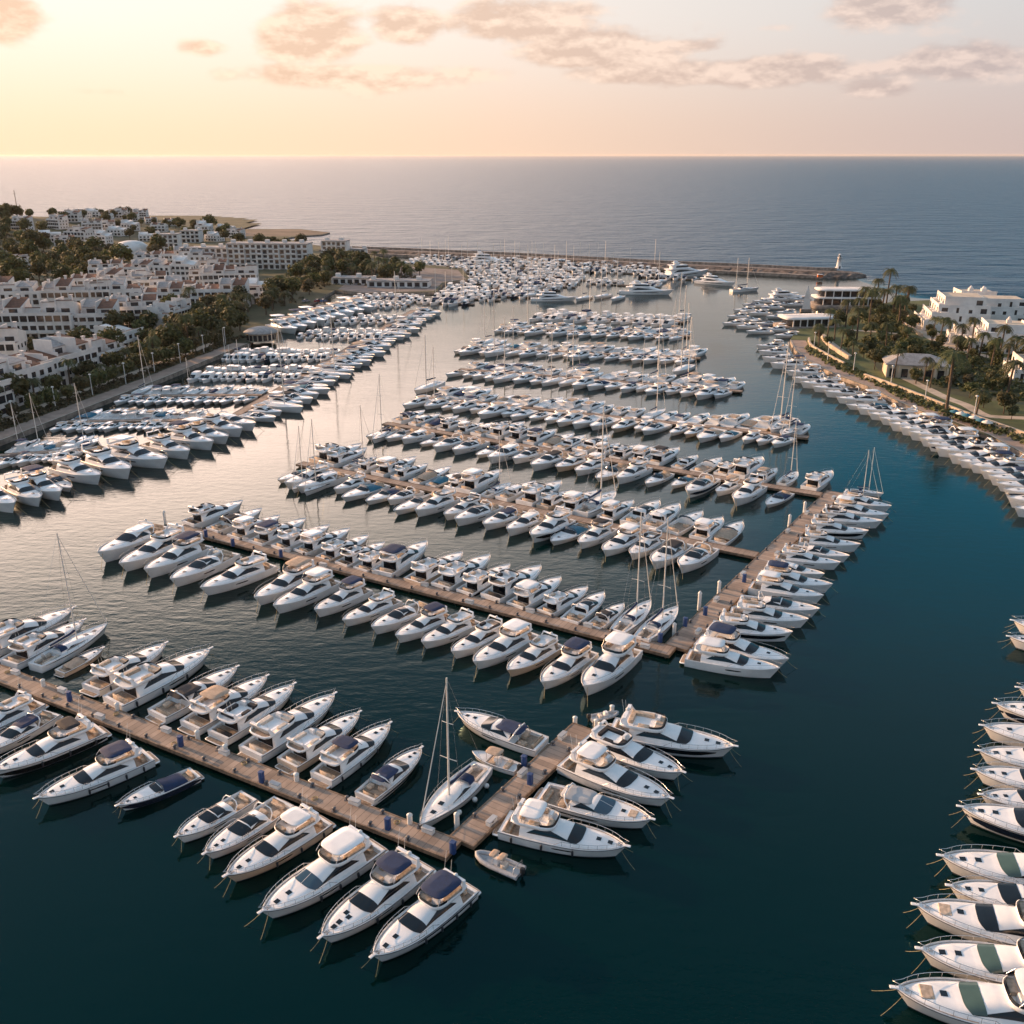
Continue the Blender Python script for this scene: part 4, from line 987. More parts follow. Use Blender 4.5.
# dark planting beds on the headland
for i, pts in enumerate(([(812,343),(848,368),(900,392),(960,417),(1024,440),(1024,449),(960,426),(905,404),(868,385),(838,373),(806,352)],
                         [(860,345),(900,338),(960,356),(1024,368),(1024,405),(970,398),(925,388),(880,372)])):
    P_ = [W(x,y,LZ+.004) for x,y in pts]; mb = MB()
    from mathutils.geometry import tessellate_polygon
    mb.add(P_, [tuple(t_) for t_ in tessellate_polygon([P_])])
    mb.f = [f if (Vector(mb.v[f[1]])-Vector(mb.v[f[0]])).cross(Vector(mb.v[f[2]])-Vector(mb.v[f[0]])).z > 0 else f[::-1] for f in mb.f]
    tag(mb.build('ground', 'scrub'), kind='structure')
for nm_, mt_, pts in (('sand', 'sand', [(190,229.6),(300,229.3),(329,232.5),(321,234.4),(299,235.8),(262,236.5),(190,234)]), ('pavement', 'road', [(338,289.5),(364,292.8),(434,290.8),(442,282.5),(466,279),(458,270),(400,266),(396,282),(345,284)])):
    P_ = [W(x,y,LZ+.006) for x,y in pts]; mb = MB(); mb.add(P_, [tuple(t_) for t_ in tessellate_polygon([P_])])
    mb.f = [f if (Vector(mb.v[f[1]])-Vector(mb.v[f[0]])).cross(Vector(mb.v[f[2]])-Vector(mb.v[f[0]])).z > 0 else f[::-1] for f in mb.f]
    tag(mb.build(nm_, mt_), kind='structure')
# hill
c = W(-20,238); mb = MB(); n = 44; RX, RY = 420, 330
mb.add([(c.x+RX*(i/n*2-1), c.y+RY*(j/n*2-1), hillz(c.x+RX*(i/n*2-1), c.y+RY*(j/n*2-1))+LZ-.03*(hillz(c.x+RX*(i/n*2-1), c.y+RY*(j/n*2-1)) <= 0)-.0) for j in range(n+1) for i in range(n+1)],
       [(j*(n+1)+i, j*(n+1)+i+1, (j+1)*(n+1)+i+1, (j+1)*(n+1)+i) for j in range(n) for i in range(n) if any(hillz(c.x+RX*((i+a)/n*2-1), c.y+RY*((j+b_)/n*2-1)) > 0 for a in (0,1) for b_ in (0,1))], True)
tag(mb.build('hill', 'scrub'), kind='structure')
# sandy headland and breakwater
def mound(name, P_, w0, w1, h, m, seed=1, n=60, jag=.5):
    rn = random.Random(seed); mb = MB(); out = []
    tot = [0]
    for a, b_ in zip(P_, P_[1:]): tot.append(tot[-1]+(b_-a).length)
    for i in range(n+1):
        s_ = tot[-1]*i/n; j = max(q for q in range(len(tot)-1) if tot[q] <= s_+1e-6); f = (s_-tot[j])/(tot[j+1]-tot[j]); p = P_[j].lerp(P_[j+1], f); d = (P_[j+1]-P_[j]).normalized(); nr = Vector((-d.y,d.x,0))
        e = min(1, (tot[-1]-s_)/(w0*.9)) if i > n/2 else 1; e = math.sqrt(max(.0, 1-(1-e)**2))*.98+.02
        prof = [(-w0/2,-1),(-w0*.42,h*.25),(-w0*.32,h*.6),(-w1/2,h),(w1/2,h),(w0*.32,h*.6),(w0*.42,h*.25),(w0/2,-1)]
        out.append([p+nr*(a*e+rn.uniform(-jag,jag)*(abs(a) > w1*.6))+Vector((0,0,(b_ if b_ < 0 else b_*(.4+.6*e)+rn.uniform(-jag,jag)*.35*(b_ < h*.95)))) for a, b_ in prof])
    mb.loft(out, False, True, True, smooth=False); return mb.build(name, m)
bw = [W(x,y,0) for x,y in ((325,252),(400,254.5),(520,260),(660,268),(760,272.5),(815,275.5),(866,277))]
br = empty('breakwater', (0,0,0)); tag(br, 'long brown rock breakwater stretching across behind the harbour to the lighthouse', 'breakwater')
mound('rock_armour', bw, 28, 12, 3.0, 'rock', n=170, jag=1.0).parent = br
wp = [p+Vector((0,3.5,0)) for p in bw[:-1]+[bw[-2].lerp(bw[-1],.45)]]
wallstrip('crown_wall', wp, 1.4, 2.6, 4.6, 'quay_stone').parent = br
ribbon('roadway', bw[:-1], -5, 3, 3.08, 'road').parent = br
wallstrip('quay_edge', [p+Vector((0,-14.5,0)) for p in bw[:-1]], 4, -1, 1.6, 'quay_stone').parent = br
# lighthouse
p = W(838,273,0); lh = empty('lighthouse', (p.x,p.y,2.8)); lh.scale = (.85,.85,.8); tag(lh, 'small white tapered lighthouse on the end of the breakwater', 'lighthouse')
mb = MB(); mb.lathe([(2.6,0),(2.6,1.0),(1.9,1.1),(1.25,8.2),(1.8,8.4),(1.8,8.8),(1.7,8.8)], (0,0,0), 16); mb.build('tower', 'wall_white', lh)
mb = MB(); mb.lathe([(.95,8.8),(.95,10.2),(.05,10.25)], (0,0,0), 12); mb.build('lantern', 'window_dark', lh)
mb = MB(); mb.lathe([(1.2,10.2),(.6,10.9),(.05,11.5)], (0,0,0), 12); mb.build('dome', 'wall_white', lh)
mb = MB(); mb.box(-.5,.5,-2.75,-2.5,.0,2.1); mb.build('door', 'window_dark', lh)
p = W(820,276.5,2); hu = empty('harbour_hut', (p.x,p.y,1.6)); hu.scale = (.7,.7,.7); tag(hu, 'small orange marker hut at the foot of the breakwater near the lighthouse', 'hut')
mb = MB(); mb.box(-2.2,2.2,-1.2,1.2,0,2.2); mb.build('wall', 'plastic_orange', hu); mb = MB(); mb.box(-2.5,2.5,-1.5,1.5,2.2,2.5,taper=.2); mb.build('roof', 'wall_white', hu)

# ---------------------------------------------------------------- buildings
def windows(root, x0, x1, n, zs, y, nx=0, ny=-1, w_=1.5, h_=1.5, m='window_dark', sill=True):
    """a row of separate windows on a wall facing -y (or +x when nx)"""
    for z in zs:
        for i in range(n):
            c = x0+(x1-x0)*(i+.5)/n; mb = MB()
            if nx: mb.box(y-.06, y+.03, c-w_/2, c+w_/2, z, z+h_)
            else: mb.box(c-w_/2, c+w_/2, y-.03, y+.06, z, z+h_)
            wn = mb.build('window', m, root)
            if sill:
                mb = MB()
                if nx: mb.box(y-.02, y+.16, c-w_/2-.12, c+w_/2+.12, z-.14, z-.01)
                else: mb.box(c-w_/2-.12, c+w_/2+.12, y-.16, y+.02, z-.14, z-.01)
                mb.build('sill', 'wall_white', wn)
def house(seed, w_=20, d=12, fl=3, tile=True):
    rn = random.Random(seed); root = empty('house'); H = fl*3.0
    nb = max(2, int(w_/6)); bw_ = w_/nb
    mb = MB(); mb.box(-w_/2, w_/2, -d/2, d/2, -.3, H); mb.build('wall', 'wall_white', root)
    for i in range(nb):
        xa = -w_/2+i*bw_; hh = rn.choice([0, .0, 1.2, 2.4]); dep = rn.uniform(.45,.75)*d
        ya = d/2-dep
        # upper volume set back behind a terrace, with its own sloping roof between white gable walls
        mb = MB(); r0, r1 = H+hh, H+hh+rn.uniform(1.3,2.3)
        sgn = rn.choice([1,1,-1]); za, zb = (r0, r1) if sgn > 0 else (r1, r0)
        P_ = [(xa+.02,ya,H),(xa+bw_-.02,ya,H),(xa+bw_-.02,d/2-.02,H),(xa+.02,d/2-.02,H),(xa+.02,ya,za),(xa+bw_-.02,ya,za),(xa+bw_-.02,d/2-.02,zb),(xa+.02,d/2-.02,zb)]
        mb.add(P_, [(3,2,1,0),(4,5,6,7),(0,1,5,4),(1,2,6,5),(2,3,7,6),(3,0,4,7)]); mb.build('upper_wall', 'wall_white', root)
        if tile or rn.random() < .4:
            mb = MB(); e = .25
            q = lambda x, y, dz: (x, y, za+(zb-za)*(y-ya)/(d/2-ya)+dz)
            mb.add([q(xa+.35,ya-e,.03),q(xa+bw_-.35,ya-e,.03),q(xa+bw_-.35,d/2+.1,.03),q(xa+.35,d/2+.1,.03),q(xa+.35,ya-e,.25),q(xa+bw_-.35,ya-e,.25),q(xa+bw_-.35,d/2+.1,.25),q(xa+.35,d/2+.1,.25)],
                   [(3,2,1,0),(4,5,6,7),(0,1,5,4),(1,2,6,5),(2,3,7,6),(3,0,4,7)]); mb.build('roof', 'roof_tile' if rn.random() < .85 else 'roof_grey', root)
        mb = MB(); mb.box(xa-.16, xa+.16, ya-.5, d/2+.2, H+.01, max(za,zb)+.5); 
        # stepped party wall
        mb.box(xa-.15, xa+.15, ya-2.2, ya-.52, H+.01, H+1.3); mb.build('party_wall', 'wall_white', root)
        if ya+d/2 > 1.5:
            mb = MB(); mb.box(xa+.2, xa+bw_-.2, -d/2+.3, ya-.02, H+.005, H+.03); mb.build('terrace', 'terrace_floor', root)
            mb = MB(); mb.box(xa, xa+bw_, -d/2-.02, -d/2+.2, H+.006, H+1.0); mb.build('parapet', 'wall_white', root)
            if za-H > 1.9:
                windows(root, xa, xa+bw_, 1, [H+.15], ya, w_=bw_*.5, h_=1.7, sill=False)
        if rn.random() < .5:
            mb = MB(); cx, cy = xa+bw_*rn.uniform(.2,.8), d/2-rn.uniform(1,3); t_ = max(za,zb)
            mb.box(cx-.45,cx+.45,cy-.45,cy+.45,H,t_+1.2); mb.box(cx-.6,cx+.6,cy-.6,cy+.6,t_+1.2,t_+1.45); mb.build('chimney', 'wall_white', root)
    for f in range(fl):
        z = .8+3*f
        windows(root, -w_/2+.5, w_/2-.5, nb*2, [z], -d/2, w_=rn.choice([1.7,2.1,2.4]), h_=rn.choice([1.6,2.1]) )
    windows(root, -d/2+1, d/2-1, 3, [.8+3*f for f in range(fl)], w_/2, nx=1, w_=1.2, h_=1.4)
    for i in range(nb):
        if rn.random() < .6:
            xa = -w_/2+i*bw_; z = 3*rn.randint(1, fl-1) if fl > 1 else 2.6
            mb = MB(); mb.box(xa+.4, xa+bw_-.4, -d/2-1.5, -d/2-.0, z-.15, z+.05); mb.box(xa+.4, xa+bw_-.4, -d/2-1.5, -d/2-1.35, z+.052, z+.95); 
            mb.build('balcony', 'wall_white', root)
    return root
HP = [[house(5, 22, 12, 3)], [house(9, 18, 12, 3)], [house(21, 26, 13, 3)], [house(33, 15, 11, 2)], [house(47, 20, 12, 2)], [house(52, 30, 12, 3)], [house(63, 13, 11, 3, False)], [house(71, 17, 12, 2, False)]]
for e in HP: e.append(tree_of(e[0]))
def puth(k, px, py, ang, label, group, s=1.0, cat='house'):
    e = HP[k]; r = e[0] if len(e) == 2 else copy_tree(e[1])
    if len(e) == 2: e.append(1)
    p = W(px, py, LZ); z = LZ+hillz(p.x, p.y); setloc(r, (p.x, p.y, z), ang, s); tag(r, label, cat, group)
dpl = (W(161,379,LZ)-W(0,441,LZ)); PA = math.atan2(dpl.y, dpl.x)
FA = PA          # facades look towards the promenade
g = 'white houses with terracotta roofs along the left promenade'
near = [(1,-24,419,0,1),(0,17,400,0,1),(2,58,384,0,1),(4,97,369,0,.95),(5,-20,368,9,1),(5,38,338,6,1.1),(0,-14,336,4,1.1),(2,86,336,8,1),(7,122,346,0,.9),(1,138,328,14,1),(5,176,327,0,.8),(0,30,311,6,1),(1,-8,309,4,1.1),(5,82,311,8,1.05),(0,120,310,10,1.05),(2,160,310,12,.9)]
for i, (k, x, y, da, sc) in enumerate(near):
    puth(k, x, y, (FA if da == 0 else R(da))+R(random.uniform(-3,3)), 'white terraced house with tile roofs, %s counted from the near left promenade corner' % ordn(i+1), g, sc)
g = 'white houses on the far side of the left grove'
mid = [(2,100,295),(5,126,296),(1,152,297),(0,176,303),(4,196,309),(2,222,308),(3,246,303),(7,258,297),(1,108,283),(2,134,281),(0,160,280),(6,186,280),(4,208,285),(5,232,290),(1,150,270),(2,176,268),(0,198,269),(4,214,274),(3,236,279)]
for i, (k, x, y) in enumerate(mid):
    puth(k, x, y, R(8)+R(random.uniform(-22,14)), 'white house, %s counted from the left in the middle village block' % ordn(i+1), g, random.uniform(.85,1.0))
g = 'small white houses on the far left hillside'
rn = random.Random(5)
for i, (x, y) in enumerate([(25,241),(52,246),(60,238),(72,233),(84,229),(96,226),(108,229),(120,224),(132,227),(142,224),(152,228),(66,248),(80,243),(94,238),(106,236),(118,238),(90,250),(104,247),(160,233),(24,268),(82,262),(148,241),(172,228),(130,234),(205,236),(215,241),(235,238),(226,233)]):
    puth(rn.choice([3,4,6,7,1,7]), x, y, R(rn.uniform(-30,25)), 'small white house, %s counted from the left on the far hillside' % ordn(i+1), g, rn.uniform(.75,1.0))
def slabblock(w_, d, fl, bays, label, px, py, ang, cols=True):
    root = empty('apartment_block'); H = fl*3.1
    mb = MB(); mb.box(-w_/2, w_/2, -d/2, d/2, -.3, H); mb.build('wall', 'wall_white', root)
    mb = MB(); mb.box(-w_/2-.4, w_/2+.4, -d/2-.6, d/2+.4, H, H+.5); mb.build('roof', 'roof_grey', root)
    bw_ = w_/bays
    for i in range(bays):
        for f in range(fl):
            mb = MB(); mb.box(-w_/2+i*bw_+bw_*.18, -w_/2+(i+1)*bw_-bw_*.18, -d/2-.03, -d/2+.05, f*3.1+.3, f*3.1+2.6); wn = mb.build('window', 'window_dark', root)
            if (i+f) % 3: 
                mb = MB(); mb.box(-w_/2+i*bw_+.2, -w_/2+(i+1)*bw_-.2, -d/2-1.3, -d/2-.05, f*3.1+.0, f*3.1+.9 if f else .3); mb.build('balcony', 'wall_white', wn)
    for i in range(0, bays, 3):
        mb = MB(); mb.box(-w_/2+i*bw_-.25, -w_/2+i*bw_+.25, -d/2-1.6, -d/2-.04, 0, H-.02); mb.build('fin_wall', 'wall_white', root)
        mb = MB(); mb.box(-w_/2+i*bw_+1, -w_/2+i*bw_+3.5, -1.5, 1.5, H+.5, H+2.4); mb.build('roof_hut', 'wall_white', root)
    p = W(px, py, LZ); setloc(root, (p.x,p.y,LZ+hillz(p.x,p.y)), ang); tag(root, label, 'apartment block'); return root
slabblock(52, 13, 5, 14, 'long five storey white apartment block with dark window columns behind the grove', 272, 268, R(-3))
slabblock(30, 13, 4, 8, 'lower white apartment block joined to the left of the long one', 208, 267, R(4))
slabblock(17, 12, 4, 5, 'white block standing alone right of the long apartment block', 337, 259, R(-6))
slabblock(18, 12, 4, 5, 'stepped white block left of the apartments on the hillside', 169, 251, R(5))
slabblock(14, 8, 2, 4, 'small low white building beside the start of the breakwater', 357, 258, R(-4))
slabblock(15, 11, 3, 4, 'white block right of the stepped one near the tall pine', 193, 242, R(0))
# domed white building
p = W(133,258,LZ); r = empty('domed_building', (p.x,p.y,LZ)); tag(r, 'white building with a rounded roof in front of the hillside houses', 'building')
mb = MB(); mb.lathe([(12,0),(12,6),(11,8.5),(8,10.8),(4,11.8),(.1,12.2)], (0,0,0), 20); mb.build('wall', 'wall_white', r)
for i in range(9):
    a = R(200+i*17); mb = MB(); mb.box(-.7,.7,-.06,.06,1.5,3.8,rot=0); w_ = mb.build('window', 'window_dark', r); w_.location = (12.0*math.cos(a),12.0*math.sin(a),0); w_.rotation_euler = (0,0,a+math.pi/2)
# radio mast
p = W(19,220,LZ); r = empty('radio_mast', (p.x,p.y,LZ+hillz(p.x,p.y))); tag(r, 'thin radio mast standing on the far left hill', 'mast')
mb = MB(); mb.tube([(0,0,0),(0,0,32)], .7, 5, r1=.3); mb.build('pole', 'lamp_metal', r); mb = MB(); mb.tube([(-1.5,0,28),(1.5,0,28)], .3, 4); mb.build('antenna', 'lamp_metal', r)
# right hand villas: stepped white terraces
def villa(seed, w_, d, fl, label, px, py, ang, stepx=.12, stepy=.16, cat='villa', z=0):
    rn = random.Random(seed); root = empty('terraced_villa'); x0, x1, y0, y1 = -w_/2, w_/2, -d/2, d/2
    for f in range(fl):
        zb, zt = f*3.1, f*3.1+3.1
        mb = MB(); mb.box(x0, x1, y0, y1, zb-(.3 if f == 0 else 0)+.004*f, zt); mb.build('wall', 'wall_white', root)
        mb = MB(); mb.box(x0+.25, x1-.25, y0+.25, y1-.25, zt+.002, zt+.02); mb.build('terrace', 'wall_cream', root)
        mb = MB(); mb.box(x0-.02, x1+.02, y0-.02, y0+.2, zt+.001, zt+.85); mb.box(x0-.02, x0+.2, y0+.2, y1, zt+.001, zt+.85); mb.build('parapet', 'wall_white', root)
        nw = max(2, int((x1-x0)/4.5)); 
        for i in range(nw):
            c_ = x0+(x1-x0)*(i+.5)/nw
            if rn.random() < .75:
                mb = MB(); ww, hh = rn.choice([(1.4,1.5),(2.4,2.1),(1.0,2.2)]); mb.box(c_-ww/2, c_+ww/2, y0-.03, y0+.05, zb+.5, zb+.5+hh); mb.build('window', 'window_dark', root)
            if rn.random() < .25 and f > 0:
                mb = MB(); mb.box(c_-1.6, c_+1.6, y0-1.6, y0-.04, zb+.0, zb+1.0); mb.build('balcony', 'wall_white', root)
        nw = max(2, int((y1-y0)/4.5))
        for i in range(nw):
            c_ = y0+(y1-y0)*(i+.5)/nw
            mb = MB(); mb.box(x0-.04, x0+.04, c_-1.0, c_+1.0, zb+.4, zb+2.5); mb.build('window', 'window_dark', root)
            if rn.random() < .6:
                mb = MB(); mb.box(x0-1.7, x0-.05, c_-1.8, c_+1.8, zb-.1, zb+.9); mb.build('balcony', 'wall_white', root)
        if rn.random() < .9:
            for _ in range(rn.randint(1,3)):
                cx, cy = rn.uniform(x0+2,x1-2), rn.uniform(y0+2,y1-2); mb = MB(); s_ = rn.uniform(.6,1.1); hh = rn.uniform(1.0,1.7)
                mb.box(cx-s_,cx+s_,cy-s_,cy+s_,zt+.02,zt+hh); mb.lathe([(s_*.8,0),(s_*.7,.5),(s_*.35,1.0),(.05,1.15)], (cx,cy,zt+hh), 10); mb.build('roof_turret', 'wall_white', root)
        dx, dy = (x1-x0)*stepx, (y1-y0)*stepy; x0 += dx; y0 += dy*rn.uniform(.4,1.2)
        if rn.random() < .4: x1 -= dx*.6
    p = W(px, py, LZ); setloc(root, (p.x,p.y,LZ+z), ang); tag(root, label, cat); return root
villa(3, 26, 28, 4, 'tall white terraced villa block stepping up from the left, highest on the headland', 950, 326, R(-14))
villa(8, 28, 22, 3, 'white villa block directly behind and right of the tallest terraces', 995, 320, R(-10))
villa(14, 26, 20, 3, 'lower white villa with orange lit balconies in front of the tall block', 1002, 349, R(-16))
villa(17, 26, 20, 3, 'white villa cut by the right edge above the palm garden', 1045, 352, R(-12))
villa(23, 30, 20, 3, 'white villa row farthest right near the sea', 1050, 318, R(-6))
villa(31, 20, 18, 3, 'white villa partly hidden behind the tallest terraces at the shore', 968, 312, R(-8))
# pavilion with hipped grey roof
p = W(914,375,LZ); r = empty('pavilion', (p.x,p.y,LZ), R(-14)); tag(r, 'cream pavilion with a hipped pale grey roof in the palm garden', 'pavilion')
mb = MB(); mb.box(-9.5,9.5,-5.5,5.5,-.3,4.2); mb.build('wall', 'wall_cream', r)
mb = MB(); mb.loft([[(-10.2,-6.2,4.2),(10.2,-6.2,4.2),(10.2,6.2,4.2),(-10.2,6.2,4.2)],[(-10.2,-6.2,4.5),(10.2,-6.2,4.5),(10.2,6.2,4.5),(-10.2,6.2,4.5)],[(-4,-.1,7.2),(4,-.1,7.2),(4,.1,7.2),(-4,.1,7.2)]], True, True, True, False); mb.build('roof', 'roof_grey', r)
for i in range(5):
    mb = MB(); mb.box(-8.6+i*3.7,-6.6+i*3.7,-5.55,-5.4,.2,3.0); mb.build('window', 'window_dark', r)
for i in range(6):
    mb = MB(); mb.box(-9.6+i*3.7,-9.1+i*3.7,-6.1,-5.56,0,4.19); mb.build('pillar', 'wall_cream', r)
# harbour club buildings at the foot of the headland
def club(w_, d, fl, label, px, py, ang):
    r = empty('club_building'); 
    for f in range(fl):
        i_ = f*.10*d; z = f*3.6
        mb = MB(); mb.loft([plan_ring(-w_/2+i_,w_/2-i_,d/2-i_,z,28,e=.4), plan_ring(-w_/2+i_,w_/2-i_,d/2-i_,z+3.0,28,e=.4)], True, smooth=False); mb.build('glass_wall', 'window_dark', r)
        slab(-w_/2+i_-1.6, w_/2-i_+1.6, d/2-i_+1.6, z+3.0, z+3.6, .1, 28, .4).build('roof', 'wall_white', r)
        for k in range(7):
            x = -w_/2+i_+(w_-2*i_)*(k+.5)/7; mb = MB(); mb.box(x-.2,x+.2,-d/2+i_-1.2,-d/2+i_-.8,z,z+3.0); mb.build('column', 'wall_white', r)
    slab(-w_/2-3, w_/2+3, d/2+3, -1.6, -.02, 0, 28, .4).build('base', 'quay_stone', r)
    p = W(px, py, LZ); setloc(r, (p.x,p.y,LZ+.3), ang); tag(r, label, 'building')
club(30, 11, 2, 'low white harbour club with overhanging flat roofs in front of the palms', 846, 304, R(-3))
club(22, 10, 1, 'single storey white boathouse below the harbour club', 808, 325, R(8))
p = W(806,309,LZ); r = empty('sail_sculpture', (p.x,p.y,LZ)); tag(r, 'white pointed sail shaped sculpture beside the harbour club', 'sculpture')
mb = MB(); mb.loft([[(-2,0,0),(2,-.3,0),(2,.3,0)],[(-1.2,0,6),(1.3,-.2,6),(1.3,.2,6)],[(-.1,0,11),(.1,-.05,11),(.1,.05,11)]], True, True, True, False); mb.build('sail', 'wall_white', r)
mb = MB(); mb.box(-2.6,2.6,-1,1,-2.5,0); mb.build('plinth', 'quay_stone', r)
# round roofed pavilion by the left basin
p = W(252,341,LZ); r = empty('round_pavilion', (p.x+3,p.y+3,LZ)); tag(r, 'pale round roofed pavilion at the head of the left basin', 'pavilion')
mb = MB(); mb.lathe([(6.6,3.0),(6.7,3.3),(5.0,4.3),(2.5,5.0),(.1,5.2)], (0,0,0), 24); mb.build('roof', 'roof_grey', r)
mb = MB(); mb.lathe([(5.6,-.2),(5.6,3.05)], (0,0,0), 24); mb.build('wall', 'wall_cream', r)
for i in range(10):
    a = R(180+i*20); mb = MB(); mb.box(-.7,.7,-.05,.05,.3,2.5); w_ = mb.build('window', 'window_dark', r); w_.location = (5.62*math.cos(a),5.62*math.sin(a),0); w_.rotation_euler = (0,0,a+math.pi/2)
slabblock(34, 10, 1, 8, 'long low dark fronted boathouse on the mole beyond the left basin', 400, 286, R(-4))
slabblock(20, 10, 1, 5, 'small low boathouse among trees left of the mole', 352, 283, R(-4))
villa(41, 18, 14, 2, 'small two storey white villa between the tall terraces and the pavilion', 972, 343, R(-18))
villa(43, 20, 16, 2, 'white two storey villa among palms at the right edge, nearest the lawn', 1040, 378, R(-14))
# ---------------------------------------------------------------- trees
def broadleaf(seed, H, r, nl, m='leaf', ls=.75, trunk=True):
    rn = random.Random(seed); root = empty('tree'); th = H*.38
    mb = MB(); mb.tube([(0,0,-.3),(.1,.05,th*.6),(0,.1,th)], .28, 6, r1=.2)
    cl = []
    for i in range(7):
        a = rn.uniform(0,6.28); q = rn.uniform(.2,.62)*r; cz = rn.uniform(.48,.84)*H; cl.append((q*math.cos(a), q*math.sin(a), cz, rn.uniform(.38,.60)*r))
        if i < 4: mb.tube([(0,.1,th*.8),(cl[-1][0]*.5,cl[-1][1]*.5,(th+cz)/2),cl[-1][:3]], .13, 4, r1=.05)
    cl.append((0,0,.80*H,.5*r)); mb.build('trunk', 'trunk', root)
    mb = MB()
    for i in range(nl):
        cx, cy, cz, cr_ = rn.choice(cl); v = Vector((rn.gauss(0,1),rn.gauss(0,1),rn.gauss(0,1)*.8)).normalized()*cr_*(.55+.5*rn.random()**.5)
        p = Vector((cx,cy,cz))+v; p.z = max(p.z, th*.7)
        nrm = (v.normalized()+Vector((rn.gauss(0,.5),rn.gauss(0,.5),rn.gauss(0,.5)+.3))).normalized(); a = nrm.orthogonal().normalized(); b_ = nrm.cross(a); s_ = ls*rn.uniform(.5,1.2)
        an = rn.uniform(0,6.28); a, b_ = a*math.cos(an)+b_*math.sin(an), b_*math.cos(an)-a*math.sin(an)
        mb.add([p-a*s_, p-b_*s_*.6, p+a*s_, p+b_*s_*.7], [(0,1,2,3)])
    mb.build('crown', m, root); return root
def palm(seed, H, nf=26, fl=3.6):
    rn = random.Random(seed); root = empty('palm_tree'); bx, by = rn.uniform(-.5,.5), rn.uniform(-.5,.5)
    mb = MB(); mb.tube([(0,0,-.3),(bx*.4,by*.4,H*.5),(bx,by,H)], .32, 7, r1=.24); mb.lathe([(.3,-.8),(.5,-.3),(.35,.2)], (bx,by,H), 7); mb.build('trunk', 'palm_trunk', root)
    mb = MB()
    for i in range(nf):
        a = i*2.399+rn.uniform(-.2,.2); up = rn.uniform(-.25,1.0); L = fl*rn.uniform(.85,1.1); d = Vector((math.cos(a),math.sin(a),0)); sd_ = Vector((-d.y,d.x,0))
        pts = []
        for j in range(6):
            t_ = j/5; pts.append(Vector((bx,by,H))+d*L*(t_*(1-.12*t_))+Vector((0,0,L*(up*t_*.9-(.75+.35*up)*t_*t_))))
        for j in range(5):
            for s_ in (1,-1):
                for q in (0,.5):
                    p = pts[j].lerp(pts[j+1], q); p2 = pts[j].lerp(pts[j+1], q+.34); wd = .85*math.sin(math.pi*(.12+.80*(j+q)/5))
                    tip = p+sd_*s_*wd+(pts[j+1]-pts[j])*.8+Vector((0,0,-.35*wd)); mb.add([p, tip, p2], [(0,1,2) if s_ > 0 else (2,1,0)])
        mb.tube(pts, .035, 3)
    mb.build('crown', 'frond', root); return root
TB = [[broadleaf(i, H_, r_, n_, m_)] for i, (H_, r_, n_, m_) in enumerate([(9,4.2,620,'leaf'),(7.5,3.6,520,'leaf_olive'),(11,4.8,800,'leaf'),(8,4.6,620,'leaf')])]
TP = [[palm(i, H_)] for i, H_ in enumerate([8,10,12,6.5])]
TS = []
for e in TB+TP+TS: e.append(tree_of(e[0]))
for e in TS: e[0].name = 'shrub'
def putt(e, p, s, label, cat, group, rz=None, z=None):
    r = e[0] if len(e) == 2 else copy_tree(e[1])
    if len(e) == 2: e.append(1)
    setloc(r, (p.x, p.y, (LZ+hillz(p.x,p.y)) if z is None else z), random.uniform(0,6.28), (s*random.uniform(.9,1.1), s*random.uniform(.9,1.1), s)); tag(r, label, cat, group)
def inpoly(x, y, P_):
    c = False; j = len(P_)-1
    for i in range(len(P_)):
        if (P_[i][1] > y) != (P_[j][1] > y) and x < (P_[j][0]-P_[i][0])*(y-P_[i][1])/(P_[j][1]-P_[i][1])+P_[i][0]: c = not c
        j = i
    return c
def scatter(poly, n, mind, seed, avoid=()):
    rn = random.Random(seed); Wp = [(W(x,y).x, W(x,y).y) for x,y in poly]; x0,x1 = min(p[0] for p in Wp),max(p[0] for p in Wp); y0,y1 = min(p[1] for p in Wp),max(p[1] for p in Wp); out = []
    for _ in range(n*60):
        if len(out) >= n: break
        x, y = rn.uniform(x0,x1), rn.uniform(y0,y1)
        if inpoly(x,y,Wp) and all((x-a.x)**2+(y-a.y)**2 > mind*mind for a in out) and all((x-a[0])**2+(y-a[1])**2 > a[2]**2 for a in avoid): out.append(Vector((x,y,0)))
    out.sort(key=lambda p: p.y)
    return out
HB = [(o.location.x, o.location.y, 8.5) for o in bpy.data.objects if o.parent is None and o.type == 'EMPTY' and o.name.split('.')[0] in ('house','apartment_block','domed_building')]
HB += [(o.location.x, o.location.y, 11) for o in bpy.data.objects if o.parent is None and o.type == 'EMPTY' and o.name.split('.')[0] in ('terraced_villa','pavilion','club_building')]
# two rows along the left promenade
def along(P_, off, step, start=0, inward=1):
    out = []; tot = 0
    for a, b_ in zip(P_, P_[1:]):
        d = b_-a; L = d.length; d.normalize(); nr = Vector((-d.y,d.x,0))*inward; s_ = (-tot) % step
        while s_ < L: out.append(a+d*s_+nr*off); s_ += step
        tot += L
    return out
rn = random.Random(3)
i = 0
for p in along(PLe[1:], 9.6, 7.5):
    i += 1; putt(TB[rn.randrange(4)], p, rn.uniform(.62,.85), 'leafy promenade tree between paving and path, %s counted from the left' % ordn(i), 'tree', 'trees along the left promenade')
i = 0
for p in along(PLe[1:], 17.6, 8.0):
    i += 1
    if i % 2 == 0: putt(TP[rn.randrange(4)], p, rn.uniform(.75,.95), 'palm in the inland row of the left promenade, %s counted from the left' % ordn(i), 'palm tree', 'palms along the left promenade')
    else: putt(TB[rn.randrange(4)], p, rn.uniform(.75,1.0), 'broad tree in the inland row of the left promenade, %s from the left' % ordn(i), 'tree', 'trees along the left promenade')
